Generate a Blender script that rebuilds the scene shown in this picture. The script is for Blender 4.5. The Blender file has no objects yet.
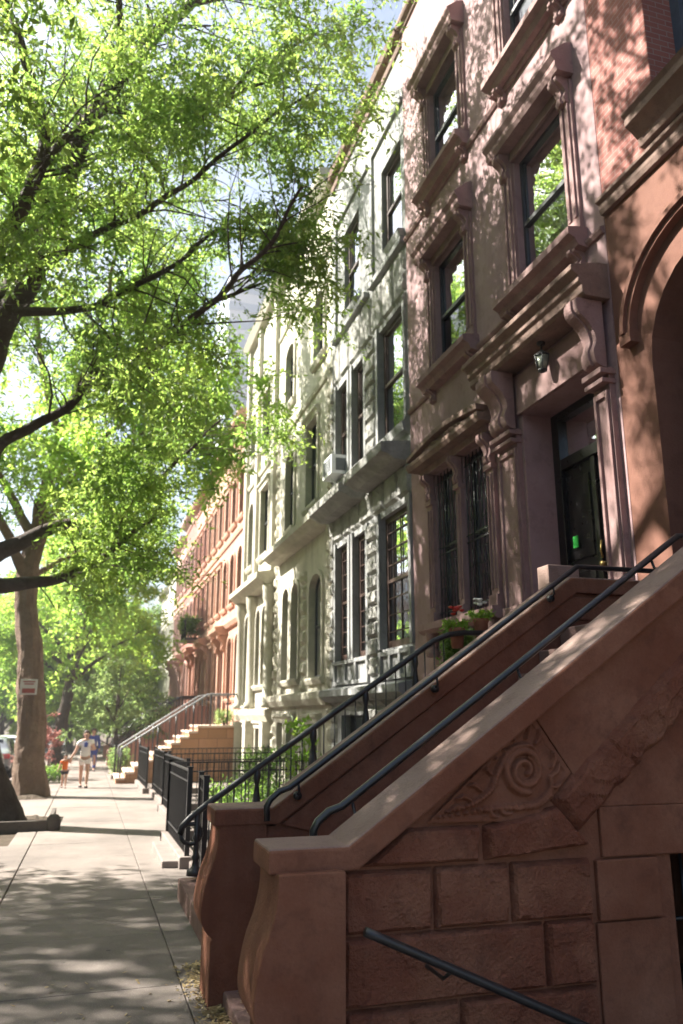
import bpy, math, random
import numpy as np
from mathutils import Vector, Matrix, noise
random.seed(7)
C = bpy.context.scene.collection
S = bpy.context.scene
def R(d): return math.radians(d)
SL = -0.016
def G(y): return SL * y          # the street runs gently downhill

# ------------------------------------------------------------------ materials
MAT = {}
def newmat(name):
    m = bpy.data.materials.new(name); m.use_nodes = True
    nt = m.node_tree; nt.nodes.clear()
    out = nt.nodes.new('ShaderNodeOutputMaterial')
    return m, nt, out
def nd(nt, t, **kw):
    n = nt.nodes.new(t)
    for k, v in kw.items():
        if k.startswith('i_'):
            n.inputs[k[2:].replace('_', ' ')].default_value = v
        else: setattr(n, k, v)
    return n
def c4(c): return (c[0], c[1], c[2], 1.0)
def mixc(nt, fac, a, b, mode='MIX'):
    m = nt.nodes.new('ShaderNodeMix'); m.data_type = 'RGBA'; m.blend_type = mode
    for s, v in ((m.inputs[0], fac), (m.inputs[6], a), (m.inputs[7], b)):
        if isinstance(v, bpy.types.NodeSocket): nt.links.new(v, s)
        elif isinstance(v, (int, float)): s.default_value = v
        else: s.default_value = c4(v)
    return m.outputs[2]
def ramp(nt, src, p0, p1, a=0.0, b=1.0):
    r = nt.nodes.new('ShaderNodeMapRange'); r.inputs[1].default_value = p0; r.inputs[2].default_value = p1
    r.inputs[3].default_value = a; r.inputs[4].default_value = b
    nt.links.new(src, r.inputs[0]); return r.outputs[0]
def noise_n(nt, co, scale, detail=5, rough=.6, vec_scale=None):
    n = nd(nt, 'ShaderNodeTexNoise'); n.inputs['Scale'].default_value = scale
    n.inputs['Detail'].default_value = detail; n.inputs['Roughness'].default_value = rough
    if vec_scale:
        mp = nt.nodes.new('ShaderNodeMapping'); mp.inputs['Scale'].default_value = vec_scale
        nt.links.new(co, mp.inputs[0]); co = mp.outputs[0]
    nt.links.new(co, n.inputs['Vector']); return n.outputs['Fac']
def stone(name, col, dark=None, light=None, sc=1.0, bump=.35, bd=.012, rough=.85, streak=.35, grain=60):
    """masonry: broad blotches, rain streaks, fine grain and pits"""
    m, nt, out = newmat(name)
    dark = dark or [c * .55 for c in col]; light = light or [min(1, c * 1.25 + .01) for c in col]
    co = nd(nt, 'ShaderNodeNewGeometry').outputs['Position']
    n1 = noise_n(nt, co, .9 * sc, 6, .65); n2 = noise_n(nt, co, 5 * sc, 6, .7)
    n3 = noise_n(nt, co, grain, 3, .6); st = noise_n(nt, co, 2.2, 4, .6, (1, 1, .12))
    a = mixc(nt, ramp(nt, n1, .42, .68), col, light)
    b = mixc(nt, ramp(nt, n2, .52, .8, 0, .75), a, dark)
    c = mixc(nt, ramp(nt, st, .52, .78, 0, streak), b, dark)
    d = mixc(nt, ramp(nt, n3, .3, .7, 0, .25), c, (col[0] * .7, col[1] * .7, col[2] * .7))
    p = nd(nt, 'ShaderNodeBsdfPrincipled'); nt.links.new(d, p.inputs['Base Color'])
    p.inputs['Roughness'].default_value = rough; p.inputs['Specular IOR Level'].default_value = .25
    add = nd(nt, 'ShaderNodeMath', operation='MULTIPLY_ADD'); nt.links.new(n2, add.inputs[0]); add.inputs[1].default_value = 1.6
    nt.links.new(n3, add.inputs[2])
    bp = nd(nt, 'ShaderNodeBump'); bp.inputs['Strength'].default_value = bump; bp.inputs['Distance'].default_value = bd
    nt.links.new(add.outputs[0], bp.inputs['Height']); nt.links.new(bp.outputs[0], p.inputs['Normal'])
    nt.links.new(p.outputs[0], out.inputs[0]); MAT[name] = m; return m
def brick(name, c1, c2, mortar, bw=.2, rh=.07, ms=.006):
    m, nt, out = newmat(name)
    co = nd(nt, 'ShaderNodeNewGeometry').outputs['Position']
    sp = nd(nt, 'ShaderNodeSeparateXYZ'); nt.links.new(co, sp.inputs[0])
    ad = nd(nt, 'ShaderNodeMath', operation='ADD'); nt.links.new(sp.outputs[0], ad.inputs[0]); nt.links.new(sp.outputs[1], ad.inputs[1])
    cb = nd(nt, 'ShaderNodeCombineXYZ'); nt.links.new(ad.outputs[0], cb.inputs[0]); nt.links.new(sp.outputs[2], cb.inputs[1])
    b = nd(nt, 'ShaderNodeTexBrick'); nt.links.new(cb.outputs[0], b.inputs['Vector'])
    b.inputs['Color1'].default_value = c4(c1); b.inputs['Color2'].default_value = c4(c2); b.inputs['Mortar'].default_value = c4(mortar)
    b.inputs['Scale'].default_value = 1; b.inputs['Mortar Size'].default_value = ms
    b.inputs['Brick Width'].default_value = bw; b.inputs['Row Height'].default_value = rh
    n1 = noise_n(nt, co, 1.3, 5, .65)
    col = mixc(nt, ramp(nt, n1, .45, .75, 0, .6), b.outputs[0], [c * .6 for c in c1])
    p = nd(nt, 'ShaderNodeBsdfPrincipled'); nt.links.new(col, p.inputs['Base Color']); p.inputs['Roughness'].default_value = .9
    bp = nd(nt, 'ShaderNodeBump', invert=True); bp.inputs['Strength'].default_value = .6; bp.inputs['Distance'].default_value = .01
    nt.links.new(b.outputs[1], bp.inputs['Height']); nt.links.new(bp.outputs[0], p.inputs['Normal'])
    nt.links.new(p.outputs[0], out.inputs[0]); MAT[name] = m
def plain(name, col, rough=.6, metal=0, spec=.5, var=.25, sc=8, bump=0, coat=0):
    m, nt, out = newmat(name)
    co = nd(nt, 'ShaderNodeNewGeometry').outputs['Position']
    n = noise_n(nt, co, sc, 5, .65)
    d = mixc(nt, ramp(nt, n, .35, .7), col, [c * (1 - var) for c in col])
    p = nd(nt, 'ShaderNodeBsdfPrincipled'); nt.links.new(d, p.inputs['Base Color'])
    rr = ramp(nt, n, .3, .7, rough * .85, min(1, rough * 1.15)); nt.links.new(rr, p.inputs['Roughness'])
    p.inputs['Metallic'].default_value = metal; p.inputs['Specular IOR Level'].default_value = spec
    p.inputs['Coat Weight'].default_value = coat
    if bump:
        bp = nd(nt, 'ShaderNodeBump'); bp.inputs['Strength'].default_value = .5; bp.inputs['Distance'].default_value = bump
        nt.links.new(n, bp.inputs['Height']); nt.links.new(bp.outputs[0], p.inputs['Normal'])
    nt.links.new(p.outputs[0], out.inputs[0]); MAT[name] = m
def leafmat(name, c1, c2, t1, t2, tr=.5, alt=None):
    m, nt, out = newmat(name)
    co = nd(nt, 'ShaderNodeNewGeometry').outputs['Position']
    n = noise_n(nt, co, .8, 3, .6); n2 = noise_n(nt, co, 9, 2, .6)
    mm = nd(nt, 'ShaderNodeMath', operation='ADD'); nt.links.new(n, mm.inputs[0]); nt.links.new(n2, mm.inputs[1])
    f = ramp(nt, mm.outputs[0], .8, 1.2)
    a = mixc(nt, f, c1, c2); t = mixc(nt, f, t1, t2)
    p = nd(nt, 'ShaderNodeBsdfPrincipled'); nt.links.new(a, p.inputs['Base Color']); p.inputs['Roughness'].default_value = .45
    p.inputs['Specular IOR Level'].default_value = .4
    tl = nd(nt, 'ShaderNodeBsdfTranslucent'); nt.links.new(t, tl.inputs[0])
    mx = nd(nt, 'ShaderNodeMixShader'); mx.inputs[0].default_value = tr
    nt.links.new(p.outputs[0], mx.inputs[1]); nt.links.new(tl.outputs[0], mx.inputs[2])
    nt.links.new(mx.outputs[0], out.inputs[0]); MAT[name] = m
def glassmat(name, tint, refl=1.0):
    m, nt, out = newmat(name)
    co = nd(nt, 'ShaderNodeNewGeometry').outputs['Position']
    n = noise_n(nt, co, 1.6, 2, .5)
    bp = nd(nt, 'ShaderNodeBump'); bp.inputs['Strength'].default_value = .12; bp.inputs['Distance'].default_value = .06
    nt.links.new(n, bp.inputs['Height'])
    g = nd(nt, 'ShaderNodeBsdfGlossy'); g.inputs['Roughness'].default_value = .015; nt.links.new(bp.outputs[0], g.inputs['Normal'])
    g.inputs['Color'].default_value = (.95, .97, 1, 1)
    t = nd(nt, 'ShaderNodeBsdfTransparent'); t.inputs[0].default_value = c4(tint)
    fr = nd(nt, 'ShaderNodeFresnel'); fr.inputs[0].default_value = 1.5
    fm = nd(nt, 'ShaderNodeMath', operation='MULTIPLY_ADD'); nt.links.new(fr.outputs[0], fm.inputs[0]); fm.inputs[1].default_value = 2.0 * refl; fm.inputs[2].default_value = .08
    fm.use_clamp = True
    mx = nd(nt, 'ShaderNodeMixShader'); nt.links.new(fm.outputs[0], mx.inputs[0])
    nt.links.new(t.outputs[0], mx.inputs[1]); nt.links.new(g.outputs[0], mx.inputs[2])
    nt.links.new(mx.outputs[0], out.inputs[0]); MAT[name] = m

stone('brownstone', (.185, .070, .039), (.075, .030, .020), (.28, .135, .085), bump=.5, bd=.010, streak=.75, sc=1.3)
stone('brownstone_red', (.185, .066, .038), (.065, .027, .019), (.31, .155, .095), sc=1.5, bump=.8, bd=.014)
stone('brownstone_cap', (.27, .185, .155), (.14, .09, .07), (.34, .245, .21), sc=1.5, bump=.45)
stone('stucco_brown', (.16, .072, .05), (.095, .043, .03), (.21, .10, .072), sc=.8, bump=.2)
stone('pink_paint', (.30, .195, .198), (.16, .10, .10), (.38, .26, .258), sc=1.1, bump=.35, bd=.006, streak=.6)
stone('pink_trim', (.26, .16, .152), (.11, .068, .06), (.33, .22, .21), sc=1.5, bump=.4, bd=.008, streak=.65)
stone('grey_stone', (.25, .252, .25), (.10, .10, .098), (.33, .33, .325), sc=1.6, bump=.5, streak=.7)
stone('grey_rock', (.26, .257, .24), (.10, .097, .088), (.40, .385, .36), sc=2.0, bump=.9, bd=.02)
stone('cream_stone', (.45, .425, .35), (.22, .21, .17), (.56, .53, .45), sc=1.2, bump=.4, streak=.65)
stone('cream_rock', (.44, .41, .33), (.22, .205, .15), (.56, .53, .44), sc=2, bump=.9, bd=.02)
stone('white_stone', (.6, .58, .52), (.45, .42, .36), (.7, .68, .62), sc=.9)
stone('red_stone', (.42, .22, .17), (.27, .14, .11), (.50, .29, .23), sc=.9)
stone('orange_stone', (.48, .28, .20), (.32, .18, .12), (.56, .36, .27), sc=1.6)
brick('orange_block', (.38, .20, .115), (.28, .15, .08), (.20, .11, .07), .62, .31, .012)
stone('rose_stone', (.46, .29, .25), (.32, .20, .17), (.54, .37, .32), sc=.9)
stone('ledge_soot', (.19, .125, .10), (.07, .052, .042), (.27, .18, .15), sc=2.5, bump=.7)
stone('slate', (.20, .165, .15), (.12, .10, .09), (.26, .22, .20), sc=2, bump=.3)
stone('step_stone', (.22, .135, .115), (.13, .08, .07), (.28, .18, .16), sc=2.4, bump=.35)
stone('step_pale', (.55, .42, .34), (.36, .27, .21), (.64, .52, .44), sc=2)
def concrete():
    m, nt, out = newmat('concrete'); co = nd(nt, 'ShaderNodeNewGeometry').outputs['Position']
    n1 = noise_n(nt, co, .55, 6, .65); n2 = noise_n(nt, co, 3.5, 6, .7); n3 = noise_n(nt, co, 150, 2, .6)
    a = mixc(nt, ramp(nt, n1, .38, .66), (.225, .188, .166), (.125, .105, .094)); b = mixc(nt, ramp(nt, n2, .55, .78, 0, .6), a, (.13, .11, .10))
    v = nd(nt, 'ShaderNodeTexVoronoi'); v.inputs['Scale'].default_value = 3.1; nt.links.new(co, v.inputs['Vector'])
    b = mixc(nt, ramp(nt, v.outputs['Distance'], .05, .075, .85, 0), b, (.07, .06, .057))
    v2 = nd(nt, 'ShaderNodeTexVoronoi'); v2.inputs['Scale'].default_value = 90; nt.links.new(co, v2.inputs['Vector'])
    b = mixc(nt, ramp(nt, v2.outputs['Distance'], .15, .35, .35, 0), b, (.42, .38, .34))
    ve = nd(nt, 'ShaderNodeTexVoronoi', feature='DISTANCE_TO_EDGE'); ve.inputs['Scale'].default_value = .2
    wv = nd(nt, 'ShaderNodeVectorMath', operation='ADD'); nz = nd(nt, 'ShaderNodeTexNoise'); nz.inputs['Scale'].default_value = .9; nt.links.new(co, nz.inputs['Vector'])
    nt.links.new(co, wv.inputs[0]); nt.links.new(nz.outputs['Color'], wv.inputs[1]); nt.links.new(wv.outputs[0], ve.inputs['Vector'])
    b = mixc(nt, ramp(nt, ve.outputs['Distance'], .0, .003, .3, 0), b, (.10, .085, .075))
    p = nd(nt, 'ShaderNodeBsdfPrincipled'); nt.links.new(b, p.inputs['Base Color']); p.inputs['Roughness'].default_value = .8; p.inputs['Specular IOR Level'].default_value = .3
    bp = nd(nt, 'ShaderNodeBump'); bp.inputs['Strength'].default_value = .4; bp.inputs['Distance'].default_value = .003; nt.links.new(n3, bp.inputs['Height']); nt.links.new(bp.outputs[0], p.inputs['Normal'])
    nt.links.new(p.outputs[0], out.inputs[0]); MAT['concrete'] = m
concrete()
stone('asphalt', (.055, .055, .056), (.035, .035, .036), (.075, .075, .075), sc=2, grain=160, streak=0)
stone('earth', (.09, .065, .045), (.05, .038, .028), (.13, .10, .07), sc=4, bump=1, bd=.03, streak=0)
stone('bark', (.085, .062, .05), (.035, .027, .022), (.13, .10, .082), sc=4, bump=1, bd=.04, streak=.8, grain=25)
stone('bark_warm', (.19, .125, .09), (.09, .06, .045), (.27, .19, .14), sc=3, bump=1, bd=.03, streak=.8, grain=25)
stone('old_wood', (.10, .085, .075), (.05, .04, .035), (.15, .13, .11), sc=4, bump=.6)
stone('highrise', (.6, .62, .66), (.5, .52, .56), (.68, .70, .74), sc=.1, bump=.05)
stone('copper_roof', (.07, .085, .075), (.04, .05, .045), (.10, .12, .11), sc=1)
brick('red_brick', (.34, .13, .10), (.27, .095, .075), (.33, .25, .22))
brick('rose_brick', (.33, .125, .10), (.27, .09, .072), (.33, .21, .19))
plain('iron', (.018, .018, .02), rough=.42, spec=.6, var=.3, sc=30, bump=.002)
plain('steel_rail', (.02, .021, .024), rough=.34, spec=.6, var=.3, sc=20, coat=.1)
plain('frame_dark', (.028, .03, .036), rough=.4)
plain('frame_blue', (.035, .055, .085), rough=.4)
plain('frame_brown', (.055, .03, .022), rough=.5)
plain('frame_grey', (.22, .23, .24), rough=.5)
plain('door_black', (.012, .011, .011), rough=.3)
plain('room_dark', (.03, .027, .025), rough=.9)
plain('curtain', (.62, .60, .55), rough=.9, var=.12, sc=6)
plain('blind', (.50, .48, .40), rough=.8, var=.1)
plain('white_plastic', (.72, .73, .74), rough=.45, var=.1)
plain('band_blue', (.30, .38, .48), rough=.3)
plain('grille_dark', (.10, .11, .12), rough=.6)
plain('brass', (.45, .33, .12), rough=.35, metal=.8)
plain('lamp_glass', (.28, .30, .24), rough=.2)
plain('green_sticker', (.03, .42, .06), rough=.5, var=.05)
plain('skin', (.50, .30, .22), rough=.6, var=.08)
plain('hair_dark', (.05, .03, .02), rough=.6)
plain('cloth_white', (.76, .74, .72), rough=.9, var=.08)
plain('cloth_blue', (.05, .08, .32), rough=.9)
plain('cloth_orange', (.75, .16, .03), rough=.9, var=.1)
plain('cloth_dark', (.05, .05, .06), rough=.9)
plain('shoe', (.06, .05, .05), rough=.6)
plain('car_white', (.75, .76, .78), rough=.2, coat=.8, var=.03)
plain('car_grey', (.22, .24, .27), rough=.25, coat=.8, var=.03)
plain('car_glass', (.02, .022, .025), rough=.05, spec=1)
plain('tail_red', (.5, .02, .02), rough=.2)
plain('rubber', (.02, .02, .02), rough=.85)
plain('chrome', (.5, .5, .5), rough=.2, metal=1)
plain('terracotta', (.35, .14, .08), rough=.85, sc=12)
plain('petal_red', (.55, .03, .02), rough=.6)
plain('petal_white', (.75, .75, .7), rough=.6)
plain('sign_white', (.62, .60, .60), rough=.6, var=.15, sc=30)
plain('sign_red', (.35, .08, .07), rough=.6)
glassmat('glass', (.62, .68, .70), .42); glassmat('glass_screen', (.22, .23, .24), .25); glassmat('glass_dark', (.35, .38, .40))
leafmat('leaf_oak', (.08, .15, .035), (.13, .20, .04), (.27, .47, .09), (.54, .68, .15), tr=.6)
leafmat('leaf_far', (.08, .15, .03), (.12, .20, .04), (.34, .62, .09), (.62, .80, .15), tr=.6)
leafmat('leaf_pale', (.12, .19, .07), (.18, .25, .10), (.3, .48, .14), (.5, .62, .22))
leafmat('leaf_dark', (.045, .09, .03), (.07, .13, .035), (.2, .38, .06), (.34, .52, .1))
leafmat('leaf_bright', (.10, .22, .03), (.16, .28, .04), (.35, .6, .06), (.5, .7, .1))
leafmat('leaf_plum', (.16, .055, .06), (.24, .10, .10), (.4, .14, .13), (.55, .28, .22))
leafmat('leaf_dry', (.28, .2, .10), (.36, .28, .14), (.3, .2, .08), (.4, .3, .1), tr=.15)

# ------------------------------------------------------------------ mesh helpers
def wloc(o):
    v = Vector((0, 0, 0))
    while o is not None: v = v + Vector(o.location); o = o.parent
    return v
SPLIT = dict(rock_faced_band=.06, rock_faced_quoin=.06, ledge=.02, string_course=.02, stone_trim=.02, panel_frame=.02, engaged_column=.02, cornice=.02, entry_pilaster=.03, parlour_surround=.03, ashlar_block=.0, upper_wall=0, casing=0, post=.0, bracket=.02)
class MB:
    def __init__(s): s.v = []; s.f = []; s.s = []
    def add(s, vs, fs, smooth=False):
        n = len(s.v); s.v += [tuple(p) for p in vs]
        for f in fs: s.f.append([i + n for i in f]); s.s.append(smooth)
        return s
    def box(s, x0, x1, y0, y1, z0, z1):
        if x1 < x0: x0, x1 = x1, x0
        if y1 < y0: y0, y1 = y1, y0
        if z1 < z0: z0, z1 = z1, z0
        v = [(x, y, z) for x in (x0, x1) for y in (y0, y1) for z in (z0, z1)]
        return s.add(v, [(0, 1, 3, 2), (4, 6, 7, 5), (0, 4, 5, 1), (2, 3, 7, 6), (0, 2, 6, 4), (1, 5, 7, 3)])
    def prism(s, poly, axis, a, b):
        """extrude a 2D polygon along an axis; poly coords are the two other axes in xyz order"""
        def P(p, t):
            return {'x': (t, p[0], p[1]), 'y': (p[0], t, p[1]), 'z': (p[0], p[1], t)}[axis]
        n = len(poly); v = [P(p, a) for p in poly] + [P(p, b) for p in poly]
        fs = [list(range(n))[::-1], list(range(n, 2 * n))] + [(i, (i + 1) % n, n + (i + 1) % n, n + i) for i in range(n)]
        return s.add(v, fs)
    def tube(s, pts, r, n=8, cap=True):
        pts = [Vector(p) for p in pts]; m = len(pts)
        rs = r if isinstance(r, (list, tuple)) else [r] * m
        vs = []; u = None
        for i, p in enumerate(pts):
            d = (pts[min(i + 1, m - 1)] - pts[max(i - 1, 0)])
            if d.length < 1e-9: d = Vector((0, 0, 1))
            d.normalize()
            if u is None:
                u = d.cross(Vector((0, 0, 1)) if abs(d.z) < .9 else Vector((1, 0, 0))).normalized()
            else:
                u = (u - d * u.dot(d)); u = u.normalized() if u.length > 1e-6 else d.orthogonal().normalized()
            w = d.cross(u)
            for k in range(n):
                a = 2 * math.pi * k / n
                vs.append(p + (u * math.cos(a) + w * math.sin(a)) * rs[i])
        fs = [(i * n + k, i * n + (k + 1) % n, (i + 1) * n + (k + 1) % n, (i + 1) * n + k) for i in range(m - 1) for k in range(n)]
        if cap: fs += [list(range(n))[::-1], list(range((m - 1) * n, m * n))]
        return s.add(vs, fs, True)
    def lathe(s, prof, cx, cy, n=14):
        """prof: (radius, z)"""
        vs = []; m = len(prof)
        for r, z in prof:
            for k in range(n):
                a = 2 * math.pi * k / n; vs.append((cx + r * math.cos(a), cy + r * math.sin(a), z))
        fs = [(i * n + k, i * n + (k + 1) % n, (i + 1) * n + (k + 1) % n, (i + 1) * n + k) for i in range(m - 1) for k in range(n)]
        fs += [list(range(n))[::-1], list(range((m - 1) * n, m * n))]
        return s.add(vs, fs, True)
    def patch(s, P00, P10, P11, P01, nrm, amp, res=.03, edge=.03, seed=0, freq=6, skirt=.05, k=1.0):
        """rock-faced stone: bilinear patch pushed out along nrm with chipped, faceted relief"""
        P00, P10, P11, P01, nrm = map(Vector, (P00, P10, P11, P01, nrm))
        w = max((P10 - P00).length, (P11 - P01).length); h = max((P01 - P00).length, (P11 - P10).length)
        nu = max(3, int(w / res)); nv = max(3, int(h / res)); off = Vector((seed * 3.7, seed * 1.3, seed * 5.1))
        vs = []
        for j in range(nv + 1):
            for i in range(nu + 1):
                a = i / nu; b = j / nv
                p = (P00 * (1 - a) + P10 * a) * (1 - b) + (P01 * (1 - a) + P11 * a) * b
                e = min(a * w, (1 - a) * w, b * h, (1 - b) * h)
                e += (noise.noise(p * 14 + off) * .35) * edge
                f = max(0, min(1, e / edge)); f = f * f * (3 - 2 * f)
                q = p * freq + off; q = q + noise.noise_vector(q * 1.2) * .35
                t = noise.fractal(q * .5, 1, 2, 5) * .5 + .5
                ds, pt = noise.voronoi(q); c0 = pt[0]; tv = noise.noise_vector(c0 * 3.3)
                fac = .5 + tv.dot(q - c0) * .9 + .35 * noise.noise(c0 * 5.7)
                d = amp * f * max(.02, .22 + .40 * t * k + .45 * fac + .05 * noise.noise(p * 60))
                if i in (0, nu) or j in (0, nv): d = -skirt * .3
                vs.append(p + nrm * d)
        W = nu + 1
        fs = [(j * W + i, j * W + i + 1, (j + 1) * W + i + 1, (j + 1) * W + i) for j in range(nv) for i in range(nu)]
        return s.add(vs, fs, False)
    def pieces(s, gap=.03):
        """split into clusters of touching islands"""
        par = list(range(len(s.v)))
        def find(a):
            while par[a] != a: par[a] = par[par[a]]; a = par[a]
            return a
        for f in s.f:
            r = find(f[0])
            for i in f[1:]: par[find(i)] = r
        isl = {}
        for i in range(len(s.v)): isl.setdefault(find(i), []).append(i)
        bb = []
        for k, ids in isl.items():
            P_ = [s.v[i] for i in ids]; bb.append([k, [min(p[a] for p in P_) - gap / 2 for a in range(3)], [max(p[a] for p in P_) + gap / 2 for a in range(3)]])
        g = list(range(len(bb)))
        def fg(a):
            while g[a] != a: g[a] = g[g[a]]; a = g[a]
            return a
        for i in range(len(bb)):
            for j in range(i):
                if all(bb[i][1][a] <= bb[j][2][a] and bb[j][1][a] <= bb[i][2][a] for a in range(3)): g[fg(i)] = fg(j)
        root = {b[0]: fg(i) for i, b in enumerate(bb)}; out = {}; 
        for f, sm in zip(s.f, s.s):
            m, mp = out.setdefault(root[find(f[0])], (MB(), {}))
            ids = []
            for i in f:
                if i not in mp: mp[i] = len(m.v); m.v.append(s.v[i])
                ids.append(mp[i])
            m.f.append(ids); m.s.append(sm)
        return [m for m, _ in out.values()]
    def build(s, name, mat, parent=None, bevel=0, loc=None):
        if name in SPLIT and parent is not None and len(s.f) > 6:
            ps = s.pieces(SPLIT[name])
            if len(ps) > 1: return [p.build1(name, mat, parent, bevel) for p in ps][0]
        return s.build1(name, mat, parent, bevel, loc)
    def build1(s, name, mat, parent=None, bevel=0, loc=None):
        me = bpy.data.meshes.new(name)
        o = bpy.data.objects.new(name, me)
        if parent is not None:
            o.parent = parent; off = wloc(parent)
        else: off = Vector(loc) if loc else Vector((0, 0, 0)); o.location = off
        me.from_pydata([(a - off.x, b - off.y, c - off.z) for a, b, c in s.v], [], s.f)
        me.polygons.foreach_set('use_smooth', s.s); me.validate(); me.update()
        me.materials.append(MAT[mat] if isinstance(mat, str) else mat)
        C.objects.link(o)
        if bevel:
            b = o.modifiers.new('bevel', 'BEVEL'); b.width = bevel; b.segments = 2; b.limit_method = 'ANGLE'; b.angle_limit = R(40)
        import bmesh
        bm = bmesh.new(); bm.from_mesh(me); bmesh.ops.recalc_face_normals(bm, faces=bm.faces); bm.to_mesh(me); bm.free()
        return o
def tag(o, label=None, cat=None, group=None, kind=None):
    if label: o['label'] = label
    if cat: o['category'] = cat
    if group: o['group'] = group
    if kind: o['kind'] = kind
    return o
def thing(name, label, cat, loc, group=None):
    o = bpy.data.objects.new(name, None); o.location = loc; o.empty_display_size = .2; C.objects.link(o)
    return tag(o, label, cat, group)
def quads_np(name, verts, mat, parent, npf=4):
    """fast mesh of separate quads from an (n*4,3) array"""
    me = bpy.data.meshes.new(name); n = len(verts) // npf
    off = wloc(parent) if parent is not None else Vector((0, 0, 0))
    verts = verts - np.array([off.x, off.y, off.z])
    me.vertices.add(len(verts)); me.vertices.foreach_set('co', verts.astype(np.float32).ravel())
    me.loops.add(n * npf); me.loops.foreach_set('vertex_index', np.arange(n * npf, dtype=np.int32))
    me.polygons.add(n); me.polygons.foreach_set('loop_start', np.arange(0, n * npf, npf, dtype=np.int32))
    me.update(calc_edges=True); me.materials.append(MAT[mat])
    o = bpy.data.objects.new(name, me); C.objects.link(o)
    if parent is not None: o.parent = parent
    return o

# ------------------------------------------------------------------ facade builder (front faces -X at plane X)
def arc_pts(y0, y1, zs, za, n=12):
    """arch from (y1,zs) over the apex to (y0,zs)"""
    yc = (y0 + y1) / 2; r = (y1 - y0) / 2; h = za - zs
    return [(yc + r * math.cos(math.pi * i / n), zs + h * math.sin(math.pi * i / n)) for i in range(n + 1)]
def facade(X, y0, y1, z0, z1, ops, depth=.25, back=9):
    """wall with real openings; ops: (ya,yb,za,zb,arch_rise)"""
    m = MB()
    ys = sorted({y0, y1, *[o[0] for o in ops], *[o[1] for o in ops]}); zs = sorted({z0, z1, *[o[2] for o in ops], *[o[3] for o in ops]})
    for i in range(len(ys) - 1):
        for j in range(len(zs) - 1):
            cy = (ys[i] + ys[i + 1]) / 2; cz = (zs[j] + zs[j + 1]) / 2
            if any(o[0] < cy < o[1] and o[2] < cz < o[3] for o in ops): continue
            m.add([(X, ys[i], zs[j]), (X, ys[i + 1], zs[j]), (X, ys[i + 1], zs[j + 1]), (X, ys[i], zs[j + 1])], [(0, 1, 2, 3)])
    for o in ops:
        a, b, c, d, rise = o; D = X + depth
        if rise <= 0:
            out = [(a, c), (b, c), (b, d), (a, d)]
        else:
            arc = arc_pts(a, b, d - rise, d); out = [(a, c), (b, c)] + arc
            k = len(arc) // 2
            m.add([(X, p[0], p[1]) for p in arc[:k + 1]] + [(X, b, d)], [list(range(k + 2))])
            m.add([(X, p[0], p[1]) for p in arc[k:]] + [(X, a, d)], [list(range(len(arc) - k + 1))])
        n = len(out)
        for i in range(n):
            p, q = out[i], out[(i + 1) % n]
            if abs(p[0] - q[0]) + abs(p[1] - q[1]) < 1e-6: continue
            m.add([(X, p[0], p[1]), (X, q[0], q[1]), (D, q[0], q[1]), (D, p[0], p[1])], [(0, 1, 2, 3)])
    B = X + back
    m.add([(X, y0, z0), (B, y0, z0), (B, y0, z1), (X, y0, z1)], [(0, 1, 2, 3)])
    m.add([(X, y1, z0), (B, y1, z0), (B, y1, z1), (X, y1, z1)], [(0, 1, 2, 3)])
    m.add([(B, y0, z0), (B, y1, z0), (B, y1, z1), (B, y0, z1)], [(0, 1, 2, 3)])
    m.add([(X, y0, z1), (B, y0, z1), (B, y1, z1), (X, y1, z1)], [(0, 1, 2, 3)])
    return m
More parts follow.
